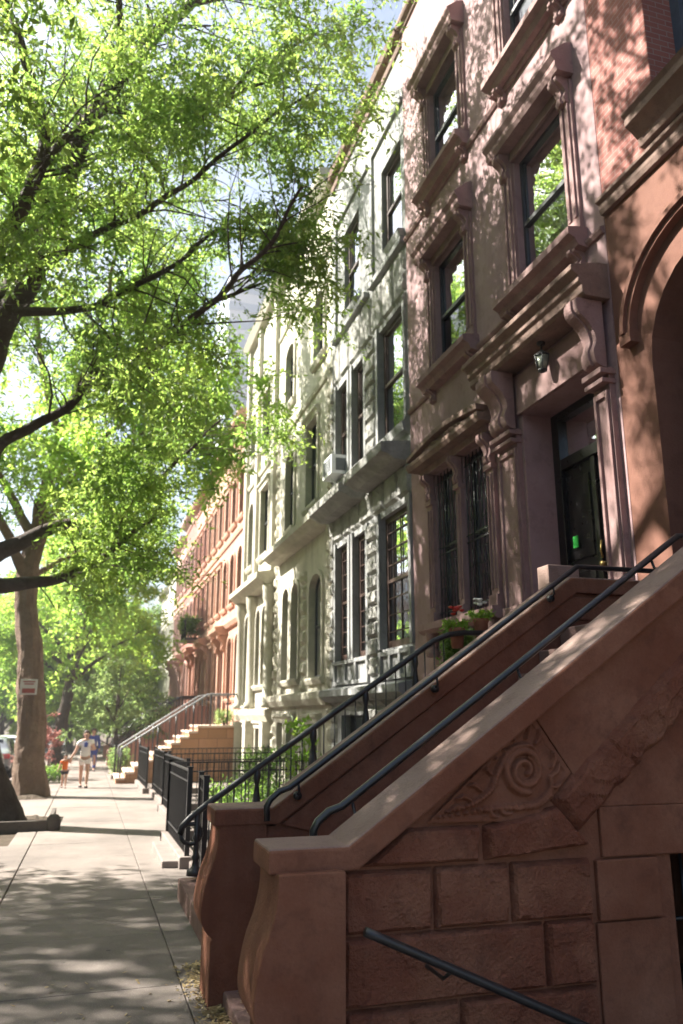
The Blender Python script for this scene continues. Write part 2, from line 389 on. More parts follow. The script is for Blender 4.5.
def window(parent, X, a, b, c, d, rise=0, depth=.17, fw=.05, fmat='frame_dark', glass='glass', muntins=(0, 0), curtain=0, cmat='curtain', sash=True, depthf=.05, name='window'):
    """double-hung sash at the back of its opening: frame with a meeting rail > pane, curtain"""
    D = X + depth; m = MB()
    zm = (c + d) / 2
    m.box(D, D + depthf, a, a + fw, c, d); m.box(D, D + depthf, b - fw, b, c, d)
    m.box(D, D + depthf, a + fw, b - fw, c, c + fw * 1.3)
    if rise <= 0: m.box(D, D + depthf, a + fw, b - fw, d - fw, d)
    else:
        arc = arc_pts(a, b, d - rise, d); inn = arc_pts(a + fw, b - fw, d - rise, d - fw)
        poly = arc + inn[::-1]
        for i in range(len(arc) - 1):
            m.prism([arc[i], arc[i + 1], inn[i + 1], inn[i]], 'x', D, D + depthf)
    if sash:
        m.box(D - .02, D + depthf - .004, a + fw, b - fw, zm - .03, zm + .03)
        m.box(D + .035, D + depthf + .03, a + fw, a + fw + .03, zm, d - fw - rise); m.box(D + .035, D + depthf + .03, b - fw - .03, b - fw, zm, d - fw - rise)
    mu, mv = muntins
    for i in range(mu):
        y = a + (b - a) * (i + 1) / (mu + 1); m.box(D + .006, D + .03, y - .009, y + .009, c, d - (rise * .25 if rise else 0))
    for i in range(mv):
        z = c + (d - c) * (i + 1) / (mv + 1); m.box(D + .009, D + .033, a, b, z - .009, z + .009)
    w = m.build(name, fmat, parent)
    g = MB()
    if rise <= 0:
        sc_ = MB(); sc_.add([(D + .025, a, c), (D + .025, b, c), (D + .025, b, zm), (D + .025, a, zm)], [(0, 1, 2, 3)])
        sc_.build('pane', 'glass_screen' if glass == 'glass' else glass, w)
        g.add([(D + .04, a, zm), (D + .04, b, zm), (D + .04, b, d), (D + .04, a, d)], [(0, 1, 2, 3)])
    else:
        o = [(a, c), (b, c)] + arc_pts(a, b, d - rise, d)
        g.add([(D + .025, p[0], p[1]) for p in o], [list(range(len(o)))])
    g.build('pane', glass, w)
    if curtain:
        k = MB(); n = 28; z0 = c if curtain < 0 else d - (d - c) * curtain; x = D + .14
        vs = []
        for i in range(n + 1):
            y = a + (b - a) * i / n; q = x + .018 * math.sin(i * 1.9) + .01 * math.sin(i * .7)
            vs += [(q, y, z0), (q, y, d)]
        k.add(vs, [(2 * i, 2 * i + 2, 2 * i + 3, 2 * i + 1) for i in range(n)], True)
        k.build('curtain', cmat, w)
    return w
def mould(m, X, y0, y1, prof, ret=True):
    """run a moulding: prof = [(projection, z), ...] from bottom to top; with returned ends"""
    pts = [(X - p, z) for p, z in prof]
    poly = [(X + .03, prof[0][1])] + pts + [(X + .03, prof[-1][1])]
    return m.prism(poly, 'y', y0, y1)
# ------------------------------------------------------------------ the setting
def sheet(name, x0, x1, y0, y1, dz, mat, kind='structure'):
    m = MB(); m.add([(x0, y0, G(y0) + dz), (x1, y0, G(y0) + dz), (x1, y1, G(y1) + dz), (x0, y1, G(y1) + dz)], [(0, 1, 2, 3)])
    return tag(m.build(name, mat), kind=kind)
sheet('ground', -600, 600, -300, 1200, -.16, 'earth')
sheet('road', -11, -2.62, -60, 400, -.14, 'asphalt')
k = MB()
for i in range(-12, 60):
    y = i * 2.0; k.add([(x, yy, G(yy) + z) for x in (-2.62, -2.45) for yy in (y, y + 1.99) for z in (-.16, .0)],
        [(0, 1, 3, 2), (4, 6, 7, 5), (0, 4, 5, 1), (2, 3, 7, 6), (0, 2, 6, 4), (1, 5, 7, 3)])
tag(k.build('kerb', 'slate', bevel=.02), kind='structure')
sheet('sidewalk_bed', -2.45, 5.0, -24, 70, -.03, 'earth')
# sidewalk flags: each laid a hair out of true, with open joints
fl = MB(); rnd = random.Random(3)
xs = [-2.44, -.735, .735, 1.02]
y = -6.0
while y < 68:
    L = 1.52
    for j in range(len(xs) - 1):
        a, b = xs[j] + (.008 if j < 2 else .002), xs[j + 1] - (.006 if j < 2 else 0)
        if j == 0 and (14.3 < y + L / 2 < 18.2 or 22.2 < y + L / 2 < 25): b2 = b; a = -1.05 if y < 20 else -1.0
        dz = [rnd.uniform(-.002, .002) for _ in range(4)]
        v = [(a, y + .002, G(y) + dz[0]), (b, y + .002, G(y) + dz[1]), (b, y + L - .002, G(y + L) + dz[2]), (a, y + L - .002, G(y + L) + dz[3])]
        fl.add(v + [(p[0], p[1], p[2] - .05) for p in v], [(0, 1, 2, 3), (0, 4, 5, 1), (1, 5, 6, 2), (2, 6, 7, 3), (3, 7, 4, 0)])
    y += L
tag(fl.build('sidewalk', 'concrete', bevel=.006), kind='structure')
ar = MB()
for (a, b, ya, yb) in [(1.03, 4.99, 6.0, 6.6), (1.03, 4.99, -20, 3.5), (1.018, 4.99, 9.1, 27.7), (1.018, 4.99, 30.25, 68)]:
    ar.add([(a, ya, G(ya) - .001), (b, ya, G(ya) - .001), (b, yb, G(yb) - .001), (a, yb, G(yb) - .001)], [(0, 1, 2, 3)])
tag(ar.build('front_court_paving', 'concrete'), kind='structure')
sheet('far_sidewalk', -19.5, -11, -60, 300, -.0, 'concrete')
sheet('cross_street', -11, 60, 71, 82, -.135, 'asphalt')

# ------------------------------------------------------------------ the near stoop
st = thing('stoop', 'tall brownstone stoop in the foreground with carved scroll panel and rock-faced blocks', 'stoop', (2.5, 4.9, 0))
YN = 3.93
SLP = .694
def capz(x): return 1.085 + max(0, min(x, 3.68) - 1.225) * SLP
# near side wall with the little door opening under the stoop
m = MB()
def under(x): return capz(x) - .11
m.prism([(1.16, -.2), (3.1, -.2), (3.1, under(3.1)), (1.24, under(1.24)), (1.16, under(1.16))], 'y', YN + .02, 4.2)
m.prism([(3.1, .96), (4.05, .96), (4.05, under(4.05)), (3.62, under(3.62)), (3.1, under(3.1))], 'y', YN + .02, 4.2)
m.prism([(4.05, -.2), (4.99, -.2), (4.99, under(4.9)), (4.05, under(4.05))], 'y', YN + .02, 4.2)
m.build('side_wall', 'brownstone', st)
# smooth ashlar blocks beside the under-stoop door
m = MB()
m.box(2.66, 3.6, YN - .005, YN + .05, .965, 1.22)
m.prism([(2.66, 1.22), (3.9, 1.22), (3.9, 2.32), (2.66, 1.30)], 'y', YN - .004, YN + .05)
m.box(2.615, 3.0, YN - .012, YN + .05, .66, .955)
m.box(2.60, 3.04, YN + .0, YN + .05, -.2, .65)
m.build('ashlar_block', 'brownstone', st, bevel=.008)
def rock_obj(parent, name, mat, *a, **k):
    m = MB(); m.patch(*a, **k); return m.build(name, mat, parent)
nrm = (0, -1, 0); P = lambda x, z: (x, YN + .012, z)
courses = [(.38, .675, [(1.215, 2.28), (2.295, 2.575)]), (.69, .965, [(1.215, 1.675), (1.69, 2.10), (2.115, 2.575)]),
           (-.2, .365, [(1.215, 1.80), (1.815, 2.575)])]
sd = 1
for (za, zb, sp) in courses:
    for (xa, xb) in sp:
        rock_obj(st, 'rock_faced_block', 'brownstone_red', P(xa - .005, za - .006), P(xb + .005, za - .006), P(xb + .005, zb + .006), P(xa - .005, zb + .006), nrm, .065, res=.013, edge=.026, seed=sd, freq=4.2); sd += 1
# top course, cut to the rake, in two stones
rock_obj(st, 'rock_faced_block', 'brownstone_red', P(1.30, .98), P(1.95, .98), P(1.95, 1.155), P(1.55, 1.155), nrm, .07, res=.014, edge=.04, seed=21, freq=4.2)
rock_obj(st, 'rock_faced_block', 'brownstone_red', P(1.965, .98), P(2.6, 1.03), P(2.40, 1.235), P(1.965, 1.15), nrm, .08, res=.014, edge=.04, seed=22, freq=4.2)
# raking band of rock-faced stone
rock_obj(st, 'raking_band', 'brownstone_red', P(2.52, 1.08), P(3.7, 2.04), P(3.58, 2.30), P(2.36, 1.27), nrm, .085, res=.014, edge=.06, seed=31, freq=5)
# carved scroll panel: relief cut as a height field over the stone
def carved():
    m = MB(); N = 150; x0, x1, z0, z1 = 1.60, 2.55, 1.13, 1.76
    strokes = []
    def spiral(cx, cz, r0, r1, a0, a1, w0, w1, h=1.0):
        n = 60; strokes.append(([(cx + (r0 + (r1 - r0) * t / n) * math.cos(a0 + (a1 - a0) * t / n), cz + (r0 + (r1 - r0) * t / n) * math.sin(a0 + (a1 - a0) * t / n), w0 + (w1 - w0) * t / n) for t in range(n + 1)], h))
    def stroke(pts, h=1.0):
        out = []
        for i in range(len(pts) - 1):
            for t in range(6):
                u = t / 6; p0 = pts[max(i - 1, 0)]; p1 = pts[i]; p2 = pts[i + 1]; p3 = pts[min(i + 2, len(pts) - 1)]
                out.append(tuple(.5 * (2 * p1[k] + (p2[k] - p0[k]) * u + (2 * p0[k] - 5 * p1[k] + 4 * p2[k] - p3[k]) * u * u + (3 * p1[k] - p0[k] - 3 * p2[k] + p3[k]) * u ** 3) for k in range(3)))
        out.append(pts[-1]); strokes.append((out, h))
    cx, cz = 2.215, 1.415
    spiral(cx, cz, .108, .10, math.pi * 1.55, math.pi * .45, .022, .022, 1.1)
    spiral(cx, cz, .10, .026, math.pi * .45, -math.pi * 2.2, .022, .014, 1.1)
    spiral(cx + .005, cz, .068, .024, math.pi * .4, -math.pi * 1.9, .007, .007, .7)
    stroke([(1.76, 1.225, .008), (1.90, 1.255, .014), (2.01, 1.32, .018), (2.07, 1.43, .02), (2.14, 1.52, .02), (2.24, 1.545, .015), (2.29, 1.51, .010)])
    stroke([(1.72, 1.20, .008), (1.95, 1.225, .016), (2.12, 1.235, .02), (2.28, 1.245, .022), (2.36, 1.31, .02), (2.37, 1.38, .014)], .8)
    for (px, pz, a, L) in [(2.02, 1.40, 2.4, .10), (1.96, 1.32, 2.5, .10), (1.90, 1.275, 2.7, .09), (2.10, 1.52, 2.1, .11), (2.16, 1.57, 1.75, .12), (2.24, 1.58, 1.3, .12), (2.29, 1.55, .9, .08),
                           (2.05, 1.235, 5.6, .09), (2.12, 1.245, 5.9, .10), (2.2, 1.25, 6.1, .11), (2.0, 1.225, 5.3, .06), (2.36, 1.33, .1, .12), (2.37, 1.38, .6, .10), (2.35, 1.29, -.35, .11), (2.38, 1.43, 1.1, .08),
                           (2.05, 1.48, 2.9, .08), (1.85, 1.24, 2.9, .07), (2.2, 1.30, .6, .06), (2.12, 1.34, 1.0, .05)]:
        stroke([(px, pz, .009), (px + L * .5 * math.cos(a), pz + L * .5 * math.sin(a), .013), (px + L * math.cos(a + .35), pz + L * math.sin(a + .35), .004)], .85)
    SP = np.array([(p[0], p[1], p[2], h) for pts, h in strokes for p in pts])
    tri = [(1.66, 1.175), (2.27, 1.165), (2.50, 1.40), (2.285, 1.695)]
    def inside(x, z):
        d = 9
        for i in range(4):
            a = tri[i]; b = tri[(i + 1) % 4]; ex, ez = b[0] - a[0], b[1] - a[1]; L = math.hypot(ex, ez)
            d = min(d, (ex * (z - a[1]) - ez * (x - a[0])) / L)
        return d
    nx, nz = 190, 126; vs = []; ok = []
    for j in range(nz + 1):
        for i in range(nx + 1):
            x = x0 + (x1 - x0) * i / nx; z = z0 + (z1 - z0) * j / nz; d = inside(x, z)
            base = .004 if d > 0 else .0
            if d > .028: base = -.002
            elif d > .018: base = .004
            h = 0
            if d > .012:
                q = 1 - ((SP[:, 0] - x) ** 2 + (SP[:, 1] - z) ** 2) / SP[:, 2] ** 2
                h = float(np.max(np.where(q > 0, np.sqrt(np.maximum(q, 0)) * SP[:, 3], 0))) * .036
            vs.append((x, YN + .0 - base - h + .004 * noise.noise((x * 30, 0, z * 30)), z)); ok.append(d > -.004)
    W = nx + 1; fs = [(j * W + i, j * W + i + 1, (j + 1) * W + i + 1, (j + 1) * W + i) for j in range(nz) for i in range(nx)
                      if ok[j * W + i] and ok[j * W + i + 1] and ok[(j + 1) * W + i] and ok[(j + 1) * W + i + 1]]
    m.add(vs, fs, True); return m
carved().build('carved_scroll_panel', 'brownstone', st)
m = MB()   # plain raised stone between the carved block and the landing
m.prism([(2.315, 1.68), (2.525, 1.38), (3.9, 2.50), (3.9, under(3.9) - .01), (3.66, under(3.66) - .01), (2.36, under(2.36) - .03)], 'y', YN + .006, YN + .04)
m.build('raking_ashlar', 'brownstone', st, bevel=.006)
# the pier at the foot: an ogee profile facing the street
def pier(prof, y0, y1, xb):
    m = MB(); poly = [(x, z) for x, z in prof] + [(xb, prof[-1][1]), (xb, prof[0][1])]
    return m.prism(poly, 'y', y0, y1)
def smoothprof(p, n=6):
    out = []
    for i in range(len(p) - 1):
        p0 = p[max(i - 1, 0)]; p1 = p[i]; p2 = p[i + 1]; p3 = p[min(i + 2, len(p) - 1)]
        for t in range(n):
            u = t / n; out.append(tuple(.5 * (2 * p1[k] + (p2[k] - p0[k]) * u + (2 * p0[k] - 5 * p1[k] + 4 * p2[k] - p3[k]) * u * u + (3 * p1[k] - p0[k] - 3 * p2[k] + p3[k]) * u ** 3) for k in (0, 1)))
    return out + [p[-1]]
prof = smoothprof([(.87, .995), (.865, .88), (.84, .77), (.80, .66), (.775, .54), (.77, .44), (.80, .36), (.85, .31)]) + [(.835, .295), (.835, -.2)]
m = pier(prof, 3.80, 4.22, 1.19); m.build('pier', 'brownstone', st, bevel=.012)
m = pier(prof, 5.58, 5.98, 1.19); m.build('pier', 'brownstone', st, bevel=.012)
# copings
def coping(y0, y1, xe):
    m = MB(); t = .125
    top = [(.835, 1.09), (1.225, 1.09)] + [(3.68, capz(3.68)), (xe, capz(3.68) + .004)]
    bot = [(xe, capz(3.68) - t), (3.72, capz(3.68) - t), (1.27, .985), (.835, .985)]
    return m.prism(top + bot, 'y', y0, y1)
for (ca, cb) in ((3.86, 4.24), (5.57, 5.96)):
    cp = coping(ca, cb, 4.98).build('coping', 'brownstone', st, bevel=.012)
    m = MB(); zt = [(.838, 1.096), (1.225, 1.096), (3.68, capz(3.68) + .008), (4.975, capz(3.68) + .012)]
    m.prism(zt + [(x, z - .02) for x, z in zt[::-1]], 'y', ca + .008, cb - .008); m.build('weathered_skylit_top', 'brownstone_cap', cp, bevel=.01)  # pale top: bleached wear, with sky light also put into the colour
m = MB()   # far string wall
m.prism([(1.16, -.2), (4.99, -.2), (4.99, capz(4) - .1), (3.66, capz(3.66) - .1), (1.25, .97), (1.16, .97)], 'y', 5.61, 5.93)
m.build('side_wall', 'brownstone', st)
# raised border on the inner face of the far string
m = MB(); t1, t2 = .115, .30
m.prism([(1.29, 1.085 - .105), (3.66, capz(3.62) - t1), (4.9, capz(3.62) - t1), (4.9, capz(3.62) - t2), (3.72, capz(3.62) - t2), (1.5, .93 - .0)], 'y', 5.592, 5.63)
m.build('string_moulding', 'brownstone', st, bevel=.006)
# treads
m = MB(); n = 14; x0 = .93; z0 = G(5) ; rise = (2.55 - .0) / n; run = (3.75 - x0) / n
for i in range(n):
    zt = z0 + .085 + rise * i if i else z0 + .085
    m.box(x0 + run * i, 4.98 if i == n - 1 else x0 + run * (i + 1) + .03, 4.2 if i else 4.12, 5.6, zt - rise - .05, zt)
m.build('step', 'step_stone', st, bevel=.012)
# pipe handrails on brackets
def pipe_rail(y, side):
    r = MB(); z = lambda x: capz(x) + .075
    pts = [(1.17, y, 1.02), (1.165, y, 1.11), (1.19, y, 1.155), (1.25, y, z(1.26) + .02), (1.32, y, z(1.32) + .0)] + [(x, y, z(x)) for x in (2.0, 2.8, 3.68)]
    pts += [(3.78, y, z(3.7)), (4.96, y, z(3.7) + .004)]
    r.tube(pts, .021, 10); o = r.build('handrail', 'steel_rail', st)
    for x in (1.38, 2.42, 3.45):
        b = MB(); yw = y + side * .075
        b.tube([(x, y, z(x) - .015), (x + .01, y + side * .01, z(x) - .07), (x + .01, yw, z(x) - .10)], .009, 8)
        b.tube([(x + .01, yw - side * .03, z(x) - .10), (x + .01, yw + side * .01, z(x) - .10)], .028, 12)
        b.build('bracket', 'iron', o)
pipe_rail(4.30, -1); pipe_rail(5.49, 1)
# iron gate in the opening below
m = MB()
for i in range(8): m.tube([(3.16 + i * .11, 4.08, -.1), (3.16 + i * .11, 4.08, .95)], .009, 6)
m.tube([(3.1, 4.08, .6), (4.0, 4.08, .6)], .012, 6); m.tube([(3.1, 4.08, .05), (4.0, 4.08, .05)], .012, 6)
m.build('gate', 'iron', st)
# rail beside the steps down to the area door
m = MB(); m.tube([(1.22, 3.62, .78), (1.30, 3.62, .745), (2.2, 3.62, .345), (3.0, 3.62, -.01)], .021, 10)
ar_ = m.build('handrail', 'iron', None, loc=(1.3, 3.62, 0)); tag(ar_, 'short black pipe handrail sloping down in front of the rock-faced wall', 'handrail')
m = MB()
for x, z in ((1.62, .60), (2.6, .166)): m.tube([(x, 3.62, z - .015), (x, 3.70, z - .06), (x, 3.9, z - .06)], .009, 8)
m.build('bracket', 'iron', ar_)

# ------------------------------------------------------------------ arch house (nearest, right edge)
ZP = 2.55
h = thing('row_house', 'nearest brownstone with round-arched entrance at the right edge, red brick above', 'house', (5, 5, 0))
ops = [(4.15, 5.93, 2.5, 5.95, .89), (1.5, 3.2, 3.0, 5.6, 0)]
facade(5.0, .6, 6.445, -1, 7.16, ops, depth=.75, back=9).build('wall', 'stucco_brown', h)
m = MB(); m.box(5.0, 14, 5.53, 6.445, 7.16, 15.1); m.box(5.0, 14, .6, 3.9, 7.16, 15.1); m.box(5.75, 14, 3.9, 5.53, 7.16, 7.9); m.box(5.75, 14, 3.9, 5.53, 14.2, 15.1)
m.build('upper_wall', 'rose_brick', h)
m = MB(); m.box(5.003, 5.75, 5.5225, 5.53, 7.17, 15.1); m.build('bay_return', 'red_brick', h)
m = MB(); m.box(5.42, 5.5, 4.02, 5.40, 7.9, 14.2); m.box(5.36, 5.44, 5.40, 5.52, 7.6, 14.2); m.box(5.36, 5.44, 3.9, 4.02, 7.6, 14.2)
for z in (9.9, 10.6, 12.9): m.box(5.36, 5.44, 4.02, 5.4, z, z + .12)
w = m.build('window', 'frame_blue', h)
m = MB(); m.add([(5.415, 4.02, 7.9), (5.415, 5.4, 7.9), (5.415, 5.4, 14.2), (5.415, 4.02, 14.2)], [(0, 1, 2, 3)]); m.build('pane', 'glass_dark', w)
m = MB()
mould(m, 5.0, .6, 6.44, [(0, 7.0), (.05, 7.0), (.07, 7.06), (.07, 7.12), (.11, 7.14), (.11, 7.18), (0, 7.2)])
mould(m, 5.0, .6, 5.62, [(0, 7.2), (.14, 7.22), (.16, 7.3), (.24, 7.38), (.30, 7.42), (.30, 7.50), (.34, 7.54), (0, 7.6)])
m.build('cornice', 'ledge_soot', h, bevel=.006)
m = MB()  # label mould over the arch
yc, zs, r = 5.04, 5.06, 1.17
pts = [(yc + r * math.cos(a), zs + .38 + r * .82 * math.sin(a)) for a in [math.pi * i / 24 for i in range(25)]]
inn = [(yc + (r - .11) * math.cos(a), zs + .38 + (r * .82 - .11) * math.sin(a)) for a in [math.pi * i / 24 for i in range(25)]]
for i in range(24): m.prism([pts[i], pts[i + 1], inn[i + 1], inn[i]], 'x', 4.91, 5.02)
for i in range(24):
    md = [((p[0] + q[0]) / 2, (p[1] + q[1]) / 2) for p, q in zip(pts, inn)]
    m.prism([pts[i], pts[i + 1], md[i + 1], md[i]], 'x', 4.87, 4.92)
m.box(4.89, 5.02, yc + r - .13, yc + r + .04, zs + .27, zs + .38); m.build('label_moulding', 'stucco_brown', h)
d = MB(); d.box(5.62, 5.72, 4.2, 5.9, 2.5, 4.95); d.box(5.60, 5.66, 5.0, 5.1, 2.5, 4.95); d.box(5.58, 5.74, 4.15, 5.93, 4.95, 5.10)
for y in (4.35, 5.2): d.box(5.58, 5.63, y, y + .5, 2.7, 3.4); d.box(5.58, 5.63, y, y + .5, 3.6, 4.75)
dd = d.build('door', 'door_black', h, bevel=.01)
m = MB(); o = [(4.15, 5.1), (5.93, 5.1)] + arc_pts(4.15, 5.93, 5.1, 5.93); m.add([(5.64, p[0], p[1]) for p in o], [list(range(len(o)))]); m.build('fanlight', 'glass_dark', dd)
m = MB(); m.tube([(5.56, 5.12, 3.5), (5.52, 5.12, 3.5)], .02, 8); m.tube([(5.53, 5.12, 3.4), (5.53, 5.12, 3.6)], .012, 8); m.build('handle', 'brass', dd)

# ------------------------------------------------------------------ pink house
h = thing('row_house', 'pinkish painted brownstone with bracketed entry hood and hooded windows', 'house', (5, 9, 0))
Xp = 5.0
W1 = (9.80, 10.94); W2 = (7.08, 8.24)
door = (6.83, 8.40, 2.34, 5.42, 0)
pops = [door, (9.36, 10.16, 3.08, 5.42, 0), (10.32, 11.16, 3.08, 5.42, 0)]
fl_z = [(7.05, 9.05), (10.55, 12.50), (13.3, 14.6)]
for za, zb in fl_z[:2]:
    pops += [(W1[0], W1[1], za, zb, 0), (W2[0], W2[1], za, zb, 0)]
pops += [(9.5, 10.3, .3, 1.9, 0), (10.5, 11.3, .3, 1.9, 0)]
facade(Xp, 6.455, 12.17, -1, 15.15, pops, depth=.5).build('wall', 'pink_paint', h)
def bracket(m, X, y0, y1, z0, z1, p):
    """scrolled console: S profile"""
    H = z1 - z0
    prof = smoothprof([(X - .02, z0), (X - p * .35, z0 + H * .06), (X - p * .45, z0 + H * .22), (X - p * .3, z0 + H * .4), (X - p * .5, z0 + H * .62), (X - p * .95, z0 + H * .80), (X - p, z0 + H * .95), (X - p * .96, z1)], 4)
    m.prism(prof + [(X + .02, z1), (X + .02, z0)], 'y', y0, y1)
    ins = [(x - .025, z) for x, z in prof[3:-2]]
    m.prism(ins + [(X, ins[-1][1]), (X, ins[0][1])], 'y', y0 + (y1 - y0) * .3, y1 - (y1 - y0) * .3)
def hooded(parent, X, a, b, c, d, mat, deep=.34, fmat='frame_dark', curtain=0, depth=.09, glass='glass'):
    w = window(parent, X, a, b, c, d, 0, depth=depth, fmat=fmat, curtain=curtain, glass=glass)
    s = MB()
    for (p, q) in ((a - .27, a - .02), (b + .02, b + .27)):
        s.box(X - .04, X + .02, p, q, c + .02, d + .1); s.box(X - .065, X - .03, p + .04, p + .09, c + .22, d - .16); s.box(X - .065, X - .03, q - .09, q - .04, c + .22, d - .16)
        s.box(X - .06, X + .02, p - .01, q + .01, c + .02, c + .2)
        bracket(s, X - .03, p + .03, q - .03, d - .22, d + .14, .17)
    s.box(X - .05, X + .02, a - .02, b + .02, d + .0, d + .16)
    mould(s, X, a - .32, b + .32, [(0, d + .14), (.22, d + .14), (.25, d + .2), (.25, d + .27), (.30, d + .33), (.30, d + .38), (.1, d + .56), (0, d + .6)])
    s.build('surround', mat, w, bevel=.008)
    k = MB(); mould(k, X, a - .33, b + .33, [(0, c - .24), (.14, c - .22), (.18, c - .14), (.26, c - .10), (.26, c - .01), (.10, c + .02), (0, c + .02)])
    for y in (a - .24, b + .08): bracket(k, X, y, y + .16, c - .42, c - .2, .14)
    k.build('sill', mat, w, bevel=.006)
    return w
for i, (za, zb) in enumerate(fl_z[:2]):
    for j, (a, b) in enumerate((W1, W2)): hooded(h, Xp, a, b, za, zb, 'pink_trim', curtain=(.5 if i == 0 else .35) if not j else .95)
m = MB()
for z in (10.26, 6.82): mould(m, Xp, 6.46, 12.165, [(0, z), (.03, z), (.055, z + .04), (.055, z + .07), (0, z + .09)])
m.build('string_course', 'pink_trim', h)
m = MB(); mould(m, Xp, 6.46, 12.165, [(0, 14.98), (.04, 14.98), (.05, 15.04), (.12, 15.08), (.14, 15.12), (.14, 15.18), (0, 15.2)]); m.build('cornice', 'ledge_soot', h)
# parlour window pair: consoles, pilasters, segmental carved pediment
s = MB()
for (p, q) in ((9.14, 9.34), (10.165, 10.315), (11.18, 11.38)):
    s.box(Xp - .06, Xp + .02, p, q, 3.0, 4.95); s.box(Xp - .085, Xp - .05, p + .04, p + .065, 3.3, 4.85); s.box(Xp - .085, Xp - .05, q - .065, q - .04, 3.3, 4.85)
    s.box(Xp - .10, Xp + .02, p - .02, q + .02, 3.0, 3.22); s.box(Xp - .10, Xp + .02, p - .015, q + .015, 4.93, 5.0); bracket(s, Xp - .04, p, q, 5.0, 5.42, .16)
    s.lathe([(.10, 2.55), (.11, 2.62), (.07, 2.68), (.10, 2.8), (.12, 2.92), (.12, 3.0)], Xp - .07, (p + q) / 2, 12)
s.box(Xp - .14, Xp + .02, 9.1, 11.45, 5.425, 5.56)
s.build('parlour_surround', 'pink_trim', h, bevel=.006)
s = MB(); a0, a1 = 9.02, 11.55; n = 20
top = [(a0 + (a1 - a0) * i / n, 5.70 + .12 * math.sin(math.pi * i / n)) for i in range(n + 1)]
s.prism([(a1, 5.56), (a0, 5.56)] + top, 'x', Xp - .22, Xp + .02)
up = [(y, z + .08) for y, z in top]
for i in range(n): s.prism([top[i], top[i + 1], up[i + 1], up[i]], 'x', Xp - .34, Xp + .02)
mould(s, Xp, a0 - .03, a1 + .03, [(0, 5.54), (.30, 5.54), (.34, 5.6), (.34, 5.66), (0, 5.66)])
s.build('pediment', 'ledge_soot', h, bevel=.006)
s = MB(); s.patch((Xp - .222, a0 + .3, 5.68), (Xp - .222, a1 - .3, 5.68), (Xp - .222, a1 - .8, 5.79), (Xp - .222, a0 + .8, 5.79), (-1, 0, 0), .09, res=.03, edge=.05, freq=14, seed=4)
s.build('carved_tympanum', 'ledge_soot', h)
s = MB(); mould(s, Xp, 9.05, 11.5, [(0, 2.9), (.16, 2.9), (.22, 2.95), (.22, 3.05), (0, 3.07)]); s.build('sill', 'pink_trim', h)
for (a, b) in ((9.36, 10.16), (10.32, 11.16)):
    w = window(h, Xp, a, b, 3.08, 5.42, 0, depth=.13, fmat='frame_dark', glass='glass_dark')
    g = MB()
    for i in range(7):
        y = a + .05 + (b - a - .1) * i / 6; g.tube([(Xp + .02, y, 3.1), (Xp + .02, y, 5.4)], .009, 5)
    for z in (3.2, 4.1, 4.2, 5.25): g.tube([(Xp + .02, a, z), (Xp + .02, b, z)], .010, 5)
    for i in range(6):
        y = a + .1 + (b - a - .2) * i / 5.5
        for z, sg in ((3.45, 1), (4.5, -1), (3.85, -1), (4.95, 1)):
            g.tube([(Xp + .005, y + .05 * math.cos(t), z + .13 * math.sin(t)) for t in [sg * x * .55 for x in range(10)]], .006, 4)
    g.build('window_grille', 'iron', w)
# entrance: pilasters, consoles, hood, recessed dark door
s = MB()
for (p, q) in ((6.52, 6.80), (8.46, 8.94)):
    s.box(Xp - .07, Xp + .02, p, q, 2.34, 5.25); t = .05
    s.box(Xp - .10, Xp - .06, p + .02, p + .06, 3.0, 5.0); s.box(Xp - .10, Xp - .06, q - .06, q - .02, 3.0, 5.0); s.box(Xp - .10, Xp - .06, p + .06, q - .06, 4.93, 5.0)
    s.box(Xp - .12, Xp + .02, p - .02, q + .02, 2.34, 3.0); s.box(Xp - .19, Xp + .02, p - .03, q + .03, 5.16, 5.22); s.box(Xp - .17, Xp + .02, p - .02, q + .02, 5.06, 5.11)
    bracket(s, Xp - .08, p + .02, q - .02, 5.25, 6.02, .30)
s.box(Xp - .05, Xp + .3, 6.8, 8.46, 5.425, 5.95)
s.build('entry_pilaster', 'pink_trim', h, bevel=.008)
s = MB(); mould(s, Xp, 6.47, 9.16, [(0, 6.02), (.30, 6.02), (.34, 6.06), (.34, 6.14), (.38, 6.18), (.38, 6.24), (.46, 6.30), (.46, 6.36), (.12, 6.44), (0, 6.44)])
s.build('entry_hood', 'ledge_soot', h, bevel=.008)
X2 = Xp + .42
d = MB(); d.box(X2 - .02, X2 + .1, 6.83, 6.98, 2.34, 5.42); d.box(X2 - .02, X2 + .1, 8.25, 8.40, 2.34, 5.42); d.box(X2 - .02, X2 + .1, 6.98, 8.25, 4.66, 4.80); d.box(X2 - .02, X2 + .1, 6.98, 8.25, 5.32, 5.42)
d.box(X2 + .04, X2 + .1, 6.98, 8.25, 2.34, 4.66); d.box(X2 - .0, X2 + .06, 7.58, 7.66, 2.34, 4.66)
for y in (7.06, 7.74): d.box(X2 + .02, X2 + .05, y, y + .44, 2.75, 3.35); d.box(X2 + .02, X2 + .05, y, y + .44, 3.5, 4.5)
dd = d.build('door', 'door_black', h, bevel=.008)
m = MB(); m.add([(X2 + .05, 6.98, 4.8), (X2 + .05, 8.25, 4.8), (X2 + .05, 8.25, 5.32), (X2 + .05, 6.98, 5.32)], [(0, 1, 2, 3)]); m.build('transom_pane', 'glass', dd)
m = MB(); [m.box(X2 + .07, X2 + .09, 6.98, 8.25, z, z + .10) for z in (4.83, 4.97, 5.11)]; m.build('transom_blind', 'blind', dd)
m = MB(); m.tube([(X2 + .0, 7.1, 5.2), (X2 - .03, 7.1, 5.2)], .09, 16); m.build('knob', 'brass', dd)
m = MB(); m.box(X2 - .015, X2 - .006, 8.0, 8.1, 3.64, 3.78); m.build('sticker', 'green_sticker', dd)
